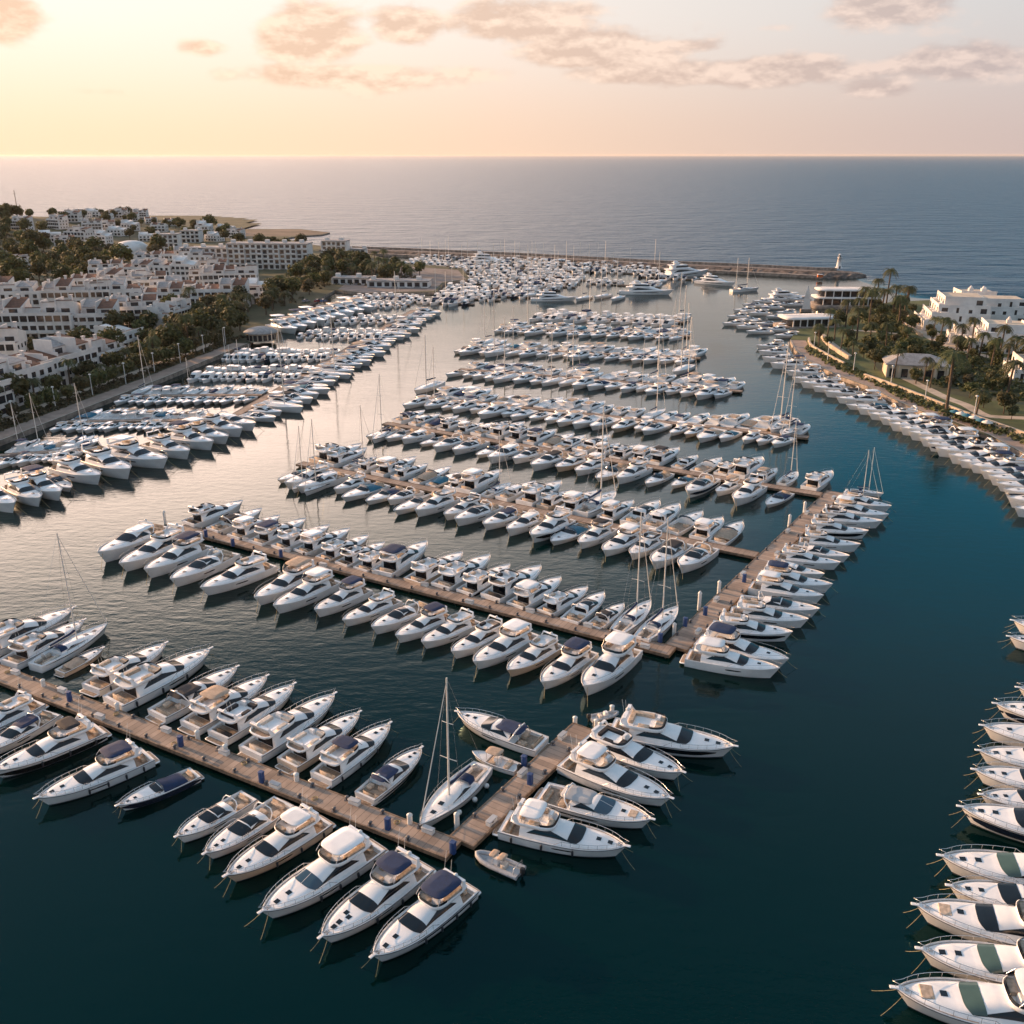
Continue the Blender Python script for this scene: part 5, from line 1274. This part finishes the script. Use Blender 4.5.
grove = [(130,378),(178,338),(182,316),(212,311),(262,306),(306,276),(345,266),(425,281),(370,289),(332,286),(284,311),(254,326),(240,336)]
for j, p in enumerate(scatter(grove, 105, 6.5, 4, HB)):
    if rn.random() < .42: putt(TP[rn.randrange(4)], p, rn.uniform(.8,1.1), 'palm rising from the grove between white houses and left basin', 'palm tree', 'palms in the left grove')
    else: putt(TB[rn.randrange(4)], p, rn.uniform(.85,1.25), 'leafy tree in the grove between white houses and left basin', 'tree', 'trees of the left grove')
for poly, n_, md, sd_, lab, gp in (([(-60,300),(-60,235),(20,232),(60,252),(80,262),(150,258),(190,264),(150,266),(95,280),(84,296),(40,292)], 130, 9, 6, 'round dark tree in the wood on the left slope', 'trees of the left slope'),
        ([(-40,233),(-20,222),(60,226),(120,222),(200,230),(240,240),(350,256),(340,263),(310,262),(230,245),(170,236),(130,245),(60,236)], 75, 9, 8, 'small tree among the far hillside houses', 'trees on the far hillside'),
        ([(-30,365),(60,322),(200,318),(200,345),(130,372),(0,372)], 26, 7, 9, 'tree between the white village rows', 'trees between the village rows')):
    for p in scatter(poly, n_, md, sd_, HB): putt(TB[rn.randrange(4)], p, rn.uniform(1.0,1.6) if n_ == 130 else rn.uniform(.7,1.1), lab, 'tree', gp)
p = W(210,236); putt(TB[2], p, 1.6, 'tall single pine standing above the far hillside houses', 'tree', None)
# right headland
ga = [(800,346),(812,335),(850,316),(905,305),(925,325),(948,346),(1024,362),(1060,372),(1060,430),(1024,430),(975,412),(925,394),(866,372),(835,357)]
rt = scatter(ga, 78, 5.5, 12, HB)
for j, p in enumerate(rt):
    putt(TB[rn.randrange(4)], p, rn.uniform(.38,.72), 'dark garden tree on the right headland behind the moored yachts', 'tree', 'garden trees on the right headland')
pal = [(818,352,.8),(827,340,.8),(834,344,.9),(845,330,1),(856,346,1.0),(858,322,1.0),(862,318,1.1),(868,330,1.1),(874,310,1.0),(880,320,1.1),(886,306,1.2),(893,312,1.2),(898,332,1.2),(903,320,1.0),(907,308,.9),(876,305,1.0),
       (893,382,.7),(902,378,.7),(929,392,.7),(945,418,1.25),(948,414,.0),(1006,400,1.15),(923,386,.7),(938,350,.8),(948,345,.9),(960,352,.8),(970,356,.9),(978,362,1.0),(990,372,.9),(998,364,.9),(1012,366,1.0),(1020,378,1.0),(932,345,.7),(955,360,.8),(965,368,.8),(1004,380,.8),(975,420,.8),(868,350,.8),(885,352,.7),(852,360,.6),(905,352,.7),(840,355,.6)]
j = 0
for x, y, s_ in pal:
    if s_ == 0: continue
    j += 1; putt(TP[j % 3], W(x,y), s_*1.12, 'tall palm on the right headland, %s in order from the headland tip' % ordn(j), 'palm tree', 'palms on the right headland')
# low shrubs as one mass on the beds
def shrubbery(name, polys, seed, lab, hmax=1.6, m='leaf'):
    rn = random.Random(seed); mb = MB()
    for poly, nn in polys:
        for p in scatter(poly, nn, 2.0, seed+nn, []):
            r_ = rn.uniform(.8,1.9); hz = hillz(p.x,p.y)
            for _ in range(26):
                v = Vector((rn.gauss(0,1),rn.gauss(0,1),abs(rn.gauss(0,1)))).normalized(); q = p+Vector((v.x*r_,v.y*r_,LZ+hz+v.z*r_*.85)); nrm = (v+Vector((rn.gauss(0,.4),rn.gauss(0,.4),.2))).normalized(); a = nrm.orthogonal().normalized(); b_ = nrm.cross(a); s_ = rn.uniform(.3,.6)
                mb.add([q-a*s_,q-b_*s_,q+a*s_,q+b_*s_], [(0,1,2,3)])
    tag(mb.build(name, m), lab, 'shrubs', kind='stuff')
shrubbery('shrubs', [([(812,347),(848,371),(900,394),(960,420),(1024,444),(1024,449),(960,426),(905,404),(868,385),(838,373),(806,354)], 260), ([(860,345),(900,338),(960,358),(1024,370),(1024,405),(970,398),(925,386),(880,372)], 330), ([(860,320),(900,306),(915,330),(880,340)], 150)], 3, 'dense low shrubs covering the beds of the right headland')
shrubbery('hedge_planting', [([(-20,444),(0,436),(160,374.5),(245,341),(243,339),(158,371.5),(0,430),(-20,436)], 420), ([(-60,300),(-60,250),(20,245),(80,262),(150,262),(95,284),(84,296),(40,292)], 420), ([(190,300),(270,290),(330,272),(345,266),(425,281),(370,289),(330,288),(284,311)], 260)], 9, 'dark hedges and undergrowth along the left shore', m='leaf_olive')

# ---------------------------------------------------------------- cars, lamps, parasols
def car(seed, m):
    r = empty('parked_car')
    mb = MB(); mb.loft([[(x,-w_,z0) for x,z0,w_ in ((-2.1,.35,.8),(-2.1,.85,.8),(-1.9,.95,.78),(1.0,.92,.8),(2.05,.75,.76),(2.15,.35,.76))],[(x,w_,z0) for x,z0,w_ in ((-2.1,.35,.8),(-2.1,.85,.8),(-1.9,.95,.78),(1.0,.92,.8),(2.05,.75,.76),(2.15,.35,.76))]], True, True, True, False); mb.build('body', m, r)
    mb = MB(); mb.loft([[(-1.9,-.76,.93),(1.0,-.76,.91),(1.0,.76,.91),(-1.9,.76,.93)],[(-1.45,-.62,1.45),(.25,-.62,1.45),(.25,.62,1.45),(-1.45,.62,1.45)]], True, False, True, False); cb_ = mb.build('cabin', 'window_dark', r)
    mb = MB(); mb.box(-1.42,.22,-.6,.6,1.452,1.50); mb.build('roof', m, cb_)
    for x in (-1.35,1.35):
        for y in (-.78,.78):
            mb = MB(); mb.lathe([(.05,-.1),(.33,-.1),(.33,.1),(.05,.1)], (0,0,0), 10); w_ = mb.build('wheel', 'rubber_black', r); w_.location = (x,y,.33); w_.rotation_euler = (math.pi/2,0,0)
    return r
cp = [car(i, 'car_paint_%d' % i) for i in range(5)]; ct = [tree_of(c_) for c_ in cp]; cn = ['silver','grey','black','red','blue']; cu = set()
rn = random.Random(8)
for i, p in enumerate(along(PLe[1:5], 21.5, 6.3)):
    if rn.random() < .35: continue
    k = rn.choice([0,0,1,2,0,3,4]); r = copy_tree(ct[k]) if k in cu else cp[k]; cu.add(k)
    setloc(r, (p.x,p.y,LZ+.012), PA+math.pi*(i % 2)); tag(r, '%s car parked behind the promenade trees, space %s from the left' % (cn[k], ordn(i+1)), 'car', 'cars parked along the left promenade road')
for k in range(5):
    if k not in cu:
        p = W(300+6*k,302,LZ); setloc(cp[k], (p.x,p.y,LZ+.01), 1.0); tag(cp[k], '%s car parked near the far end of the left basin' % cn[k], 'car')
lp = empty('street_lamp'); mb = MB(); mb.tube([(0,0,0),(0,0,6.5)], .14, 6, r1=.09); mb.build('pole', 'plastic_white', lp); mb = MB(); mb.lathe([(.1,0),(.45,.1),(.4,.3),(.05,.4)], (0,0,6.5), 8); mb.build('lamp_head', 'plastic_white', lp); lt = tree_of(lp)
for i, p in enumerate(along(PLe[1:], 7.0, 17)):
    r = lp if i == 0 else copy_tree(lt); setloc(r, (p.x,p.y,LZ), 0); tag(r, 'white street lamp on the left promenade, %s from the left' % ordn(i+1), 'street lamp', 'street lamps on the left promenade')
for i, p in enumerate(along(PRe, 6.8, 21, inward=-1)):
    r = copy_tree(lt); setloc(r, (p.x,p.y,LZ), 0); tag(r, 'white street lamp on the right quay, %s from the near end' % ordn(i+1), 'street lamp', 'street lamps on the right quay')
ps_ = empty('parasol'); mb = MB(); mb.tube([(0,0,0),(0,0,2.4)], .05, 5); mb.build('pole', 'steel', ps_); mb = MB(); mb.lathe([(1.5,2.05),(1.5,2.12),(.1,2.75)], (0,0,0), 8); mb.build('canopy', 'canvas_teal', ps_)
pw = empty('parasol'); mb = MB(); mb.tube([(0,0,0),(0,0,2.4)], .05, 5); mb.build('pole', 'steel', pw); mb = MB(); mb.lathe([(1.5,2.05),(1.5,2.12),(.1,2.75)], (0,0,0), 8); mb.build('canopy', 'fabric_white', pw)
pt = [tree_of(ps_), tree_of(pw)]
for i, (x, y) in enumerate([(954,419),(960,421),(966,423),(973,425),(980,428),(986,430)]):
    r = (ps_, pw)[i] if i < 2 else copy_tree(pt[i % 2]); p = W(x,y,LZ); setloc(r, (p.x,p.y,LZ), 0); tag(r, '%s cafe parasol by the right quay wall, %s from the left' % (['teal','white'][i % 2], ordn(i+1)), 'parasol', 'parasols on the right quay')

# ---------------------------------------------------------------- pier furniture
pd = empty('service_pedestal'); mb = MB(); mb.box(-.28,.28,-.24,.24,0,1.25,bev=.06); mb.build('cabinet', 'pedestal_blue', pd); mb = MB(); mb.box(-.31,.31,-.27,.27,1.22,1.34,bev=.05); mb.build('cap', 'pedestal_blue', pd); t1_ = tree_of(pd)
pv = empty('piling'); mb = MB(); mb.tube([(0,0,-1.5),(0,0,2.3)], .30, 10); mb.build('post', 'plastic_white', pv); mb = MB(); mb.lathe([(.34,2.3),(.34,2.4),(.05,2.7)], (0,0,0), 10); mb.build('cap', 'plastic_white', pv); t2_ = tree_of(pv)
ped = [((70,701),0),((181,746),0),((262,782),0),((388,829),0),((453,853),0),((524,766),0),((530,784),0),((206,537),2),((233,546),2),((281,557),2),((705,615),3),((744,582),3),((685,626),3),((660,642),2)]
nm = ['on the nearest pier and jetty','','on the second pier','on the connecting pier']
u = True
for i, ((x, y), k) in enumerate(ped):
    r = pd if u else copy_tree(t1_); u = False; p = W(x,y,.75); setloc(r, (p.x,p.y,.76), R(-30), 1.1); tag(r, 'dark blue service pedestal %s, %s in order from the left' % (nm[k], ordn(i+1)), 'pedestal', 'service pedestals on the piers')
pil = [(457,827,.9),(410,826,.8),(297,783,.7),(226,754,.7),(198,740,.7),(165,522,1.1),(699,608,1.3),(718.6,594,1.1),(789,526,1.1),(804,514,1.2),(674,634,.9),(660,641,.9),(575,724,.6),(596,727,.6),(44,688,.7),(118,712,.7),(612,711,.5)]
for i, (x, y, s_) in enumerate(pil):
    r = pv if i == 0 else copy_tree(t2_); p = W(x,y,.4); setloc(r, (p.x,p.y,.0), 0, (1,1,s_)); tag(r, 'white mooring post beside a pier, %s in order along the piers' % ordn(i+1), 'post', 'white mooring posts')
bl = empty('bollard'); mb = MB(); mb.lathe([(.14,0),(.11,.25),(.2,.3),(.2,.4),(.05,.44)], (0,0,0), 8); mb.build('post', 'rub_grey', bl); mb = MB(); mb.box(-.25,.25,-.2,.2,0,.03); mb.build('base', 'rub_grey', bl); t3_ = tree_of(bl)
k = 0
for (a, b_, w_, nm_) in ((A0,A1,2.9,'nearest pier'),(A1,A2e,2.9,'short jetty'),(B0,B1,2.8,'second pier'),(B1,B2e,3.4,'connecting pier')):
    d = b_-a; L = d.length; d.normalize(); nr = Vector((-d.y,d.x,0)); n = int(L/5); 
    for i in range(1, n):
        for q in (1,-1):
            p = a+d*(i*L/n)+nr*(q*(w_/2-.3)); r = bl if k == 0 else copy_tree(t3_); k += 1; setloc(r, (p.x,p.y,.76), 0, 1.2)
            tag(r, 'small dark mooring bollard on the %s, %s from its left end, %s edge' % (nm_, ordn(i), 'far' if q > 0 else 'near'), 'bollard', 'mooring bollards')

dbx = empty('dock_box'); mb = MB(); mb.box(-.7,.7,-.3,.3,0,.5); mb.build('box', 'plastic_white', dbx); mb = MB(); mb.box(-.74,.74,-.34,.34,.505,.6,bev=.04); mb.build('lid', 'gelcoat_grey', dbx); t4_ = tree_of(dbx)
dA0 = (A1-A0).normalized(); k = 0
for a, b_, nm_, n_ in ((A0,A1,'nearest pier',9),(A1,A2e,'short jetty',3),(B0,B1,'second pier',10),(B1,B2e,'connecting pier',7)):
    d = b_-a; L = d.length; d.normalize(); nr = Vector((-d.y,d.x,0))
    for i in range(n_):
        p = a+d*(L*(i+.62)/n_)+nr*(1.0 if (i*7) % 3 else -1.0); r = dbx if k == 0 else copy_tree(t4_); k += 1; setloc(r, (p.x,p.y,.76), math.atan2(d.y,d.x), 1)
        tag(r, 'white dock locker on the %s, %s from its left end' % (nm_, ordn(i+1)), 'locker', 'dock lockers on the piers')
rcl = empty('rope_coil'); mb = MB(); mb.tube([((.3+.02*(i % 3))*math.cos(i*.6), (.3+.02*(i % 3))*math.sin(i*.6), .04+.004*i) for i in range(32)], .035, 5); mb.build('coil', 'rope', rcl); t5_ = tree_of(rcl)
for i in range(8):
    p = A0+(A1-A0)*((i+.35)/8)+Vector((0,.7 if i % 2 else -.6,0)); r = rcl if i == 0 else copy_tree(t5_); setloc(r, (p.x,p.y,.77), i, 1); tag(r, 'coil of tan rope lying on the nearest pier, %s from the left' % ordn(i+1), 'rope', 'rope coils on the nearest pier')
# ---------------------------------------------------------------- right quay, headland boats, far basin, large yachts
rq = [(756,344),(758,350),(762,357),(770,363),(786,370),(792,377),(800,382),(812,386),(824,391),(836,397),(846,403),(857,408),(868,413),(879,418),(889,424),(899,428),(908,433),(919,439),(927,444),(935,449),(948,456),(958,460),(969,465),(980,471),(988,477),(996,483),(1003,490),(1007,499),(1014,508)]
order = [3,0,7,1,3,2,0,7,5,3,16,2,0,7,3,1,2,3,10,4,3,1,0,14,7,2,10,3,0]
for i, ((x, y), k) in enumerate(zip(rq, order)):
    ln = interp([(344,32),(385,44),(425,58),(470,66),(510,74)], y); ln *= .92+.12*((i*37) % 7)/7
    e = P1[k]; place(e, W(x+ln, y+ln*.10, .6), W(x, y, 1.9), short(e[0], i+1, 'from headland tip along the right quay'), 'yacht', 'yachts moored bow out along the right quay', wj=.95)
# boats between headland and club
hb = [(722,322,24),(727,315,22),(733,309,24),(742,304,24),(752,300,22),(765,298,24),(778,297,22),(790,298,20),(738,318,22),(748,312,22),(760,306,22),(772,303,22),(785,303,20),(736,325,24),(746,330,26),(756,322,24),(766,315,22),(776,311,20),(764,328,24),(774,334,26)]
for i, (x, y, ln) in enumerate(hb):
    e = P2[[0,3,1,2,7,4,3,0,2,1,3,5][i % 12]]; place(e, W(x+ln,y+1.5,.6), W(x,y,1.7), short(e[0], i+1, 'counted from left beside the harbour club'), 'cruiser', 'boats moored beside the harbour club')
lb = P1[0][1]
p0, p1 = W(800,345,.75), W(722,318,.75)
# superyachts and the ketch
def puts(r, s, b_, label):
    a, c = W(s[0],s[1],.5), W(b_[0],b_[1],2); d = c-a; d.z = 0; setloc(r, ((a.x+c.x)/2,(a.y+c.y)/2,0), math.atan2(d.y,d.x)); tag(r, label, 'superyacht')
def dist(s, b_): return (W(s[0],s[1])-W(b_[0],b_[1])).length
for s, b_, hm, lab in (((694,282),(738,283),'gelcoat','large white superyacht moored below the breakwater right of centre'),((666,277),(702,272),'gelcoat','white superyacht tucked against the breakwater behind the larger one'),
        ((622,293),(671,291),'gelcoat','long white superyacht at the mouth of the far basin'),((534,300),(574,297),'gelcoat','white superyacht in front of the dense far basin'),((466,262),(510,261),'gelcoat','white superyacht among small boats near the breakwater'),((770,300),(802,296),'gelcoat','white superyacht beside the harbour club')):
    puts(make_superyacht(min(38,dist(s,b_)), hull=hm), s, b_, lab)
s, b_ = (731,292),(759,290.5); k_ = make_sailboat(dict(L=dist(s,b_), B=5, F=1.8, hull='gelcoat', mh=1.0, thick=.2), 1)
d = W(*b_)-W(*s); setloc(k_, ((W(*s)+W(*b_))/2)[:2]+(0,) if False else ((W(*s).x+W(*b_).x)/2, (W(*s).y+W(*b_).y)/2, 0), math.atan2(d.y,d.x)); tag(k_, 'white two masted yacht anchored alone below the lighthouse breakwater', 'sailing yacht')
mb = MB(); mb.tube([(-6,0,1.5),(-6.1,0,18)], .18, 6, r1=.12); mb.build('mizzen_mast', 'mast_alloy', k_)
# dark work pontoon at the right end of fifth row
p = W(741,392,0)
# tall masts standing over the far basin and piers
tm = [(529,250,297),(583,262,300),(617,258,300),(602,262,298),(659,258,283),(486,300,345),(680,272,318),(682,285,372),(428,337,390)]
for i, (x, yt, yb) in enumerate(tm):
    b0 = W(x,yb); hgt = 0
    # mast height so that its top stands where the photo shows it
    u_ = math.hypot(b0.x, b0.y); vt = math.atan((512-yt)/FPX)-PITCH; hgt = CAMH+b0.y*math.tan(vt)
    r = make_sailboat(dict(L=16, B=4.6, F=1.6, mh=max(1.1,min(2.2,hgt/16)), thick=.22), 2); setloc(r, (b0.x,b0.y,0), R(-128+(i%3)*5)); tag(r, 'sailing yacht with an especially tall mast, %s of the tall ones from %s' % (ordn(i+1), 'the far basin'), 'sailing yacht', 'sailing yachts with tall masts')

# dense far basin: hundreds of boats nobody could single out, one object
def simple_boat(V, F_, MI, x, y, a, L, rn):
    ca, sa = math.cos(a), math.sin(a); B = L*.31; F = L*.10+.2
    def T(px, py, pz): return (x+px*ca-py*sa, y+px*sa+py*ca, pz)
    def addp(pts, fs, mi): o = len(V); V.extend(T(*p) for p in pts); F_.extend(tuple(i+o for i in f) for f in fs); MI.extend([mi]*len(fs))
    pl = [(-.5,.44),(0,.5),(.28,.38),(.42,.2),(.5,0),(.42,-.2),(.28,-.38),(0,-.5),(-.5,-.44)]; n = len(pl)
    pts = [(p*L*.95-.02*L, q*B*.8, -.2) for p, q in pl]+[(p*L, q*B, F*(.75+.3*(p+.5))) for p, q in pl]
    addp(pts, [(i, (i+1) % n, n+(i+1) % n, n+i) for i in range(n)]+[tuple(range(n, 2*n))], 0 if rn.random() < .93 else 3)
    h = L*.10; xa, xb = -.25*L, .08*L; w_ = B*.34; z = F*.9
    addp([(xa,-w_,z),(xb+.14*L,-w_*.8,z),(xb+.14*L,w_*.8,z),(xa,w_,z),(xa,-w_*.9,z+h),(xb,-w_*.8,z+h),(xb,w_*.8,z+h),(xa,w_*.9,z+h)], [(4,5,6,7),(3,0,4,7)], 0)
    addp([(xa,-w_,z),(xb+.14*L,-w_*.8,z),(xb+.14*L,w_*.8,z),(xa,w_,z),(xa,-w_*.9,z+h),(xb,-w_*.8,z+h),(xb,w_*.8,z+h),(xa,w_*.9,z+h)], [(1,2,6,5)], 1); addp([(xa,-w_,z),(xb+.14*L,-w_*.8,z),(xb,-w_*.8,z+h),(xa,-w_*.9,z+h),(xa,w_,z),(xb+.14*L,w_*.8,z),(xb,w_*.8,z+h),(xa,w_*.9,z+h)], [(0,1,2,3),(5,4,7,6)], 0)
    q = rn.random()
    if q < .75: addp([(xa-.03*L,-w_,z+h*1.6),(xb-.08*L,-w_*.9,z+h*1.6),(xb-.08*L,w_*.9,z+h*1.6),(xa-.03*L,w_,z+h*1.6),(xa,-w_,z+h*1.02),(xb-.02*L,-w_*.9,z+h*1.02),(xb-.02*L,w_*.9,z+h*1.02),(xa,w_,z+h*1.02)], [(0,1,2,3),(0,1,5,4),(1,2,6,5),(2,3,7,6),(3,0,4,7)], 2 if q < .10 else 0)
    addp([(-.44*L,-B*.3,F*.86),(-.27*L,-B*.3,F*.86),(-.27*L,B*.3,F*.86),(-.44*L,B*.3,F*.86)], [(0,1,2,3)], 4)
    if rn.random() < .13:
        hh = L*rn.uniform(1.2,1.7); addp([(.05*L-.1,-.1,z),(.05*L+.1,-.1,z),(.05*L,.12,z),(.05*L-.06,-.06,hh),(.05*L+.06,-.06,hh),(.05*L,.07,hh)], [(0,1,4,3),(1,2,5,4),(2,0,3,5)], 5)
V, F_, MI = [], [], []
rn = random.Random(77)
rows_ = [((392,300),(474,304)),((436,296.5),(500,300)),((440,293.5),(530,297)),((444,290),(545,293.5)),((448,286.5),(560,290)),((470,283),(575,287)),((474,279.5),(580,283.5)),((470,276),(585,280)),((460,272.5),(580,276.5)),
         ((450,269),(560,272.5)),((405,264.5),(555,269)),((410,261.5),(590,267)),((560,270.5),(672,274.5)),((590,266.2),(684,271)),((590,283),(660,287)),((640,276.5),(700,279.5)),((500,261),(620,264.5))]
for k, (a, b_) in enumerate(rows_):
    a, b_ = W(*a), W(*b_); d = b_-a; L = d.length; d.normalize(); nr = Vector((-d.y,d.x,0)); n = int(L/4.7)
    for i in range(n):
        for q in (1,-1):
            if rn.random() < .22: continue
            l_ = rn.uniform(8.5,13); p = a+d*(L*(i+.5+rn.uniform(-.2,.2))/n)+nr*q*(l_/2+.9); simple_boat(V, F_, MI, p.x, p.y, math.atan2(nr.y,nr.x)+(0 if q > 0 else math.pi)+rn.uniform(-.08,.08), l_, rn)
for k, (a, b_) in enumerate([((430,255.5),(640,263.5))]):
    a, b_ = W(*a), W(*b_); d = b_-a; L = d.length; d.normalize(); nr = Vector((-d.y,d.x,0)); n = int(L/5)
    for i in range(n):
        l_ = rn.uniform(9,13); p = a+d*(L*(i+.5)/n)-nr*(l_/2+14); simple_boat(V, F_, MI, p.x, p.y, math.atan2(-nr.y,-nr.x)+rn.uniform(-.08,.08), l_, rn)
for a, b_, e in PK:   # the farthest small boats of the left basin and the ninth pier
    d = b_-a; simple_boat(V, F_, MI, (a.x+b_.x)/2, (a.y+b_.y)/2, math.atan2(d.y, d.x), d.length, rn)
me = bpy.data.meshes.new('moored_boats'); me.from_pydata(V, [], F_)
for q in ('gelcoat','glass_dark','canvas_navy','hull_navy','teak','mast_alloy'): me.materials.append(M[q])
me.polygons.foreach_set('material_index', MI); me.update()
o = bpy.data.objects.new('moored_boats', me); col.objects.link(o); tag(o, 'dense mass of small white boats in the far basin and the farthest packed rows', 'moored boats', kind='stuff')
for k, (a, b_) in enumerate(rows_[:16:1]):
    pier('pier', W(*a,.6), W(*b_,.6), 1.8, 'distant pier of the far basin, %s in order from the near side' % ordn(k+1), pile_step=500, z=.6+.002*k)
# promote unused prototypes: delete any prototype never placed
def kill(o):
    for c_ in list(o.children): kill(c_)
    bpy.data.objects.remove(o, do_unlink=True)
for e in P1+P2+[SB1,SB2]:
    if len(e) == 4: kill(e[1])
for e in HP+TB+TP+TS:
    if len(e) == 2: kill(e[0])
# air: thin even haze round everything
mb = MB(); mb.box(-61000, 61000, -2500, 121000, -2.5, 90.0)
m = bpy.data.materials.new('air'); m.use_nodes = True; t = N(m.node_tree); t.n.clear(); om = t.new('ShaderNodeOutputMaterial'); pv_ = t.new('ShaderNodeVolumePrincipled')
pv_.inputs['Color'].default_value = (1,.90,.82,1); pv_.inputs['Density'].default_value = 1.2e-5; pv_.inputs['Anisotropy'].default_value = .3; t.l.new(pv_.outputs[0], om.inputs['Volume'])
M['air'] = m; HAZE = tag(mb.build('haze', 'air'), kind='stuff'); HAZE['label'] = 'thin warm evening haze over the sea'
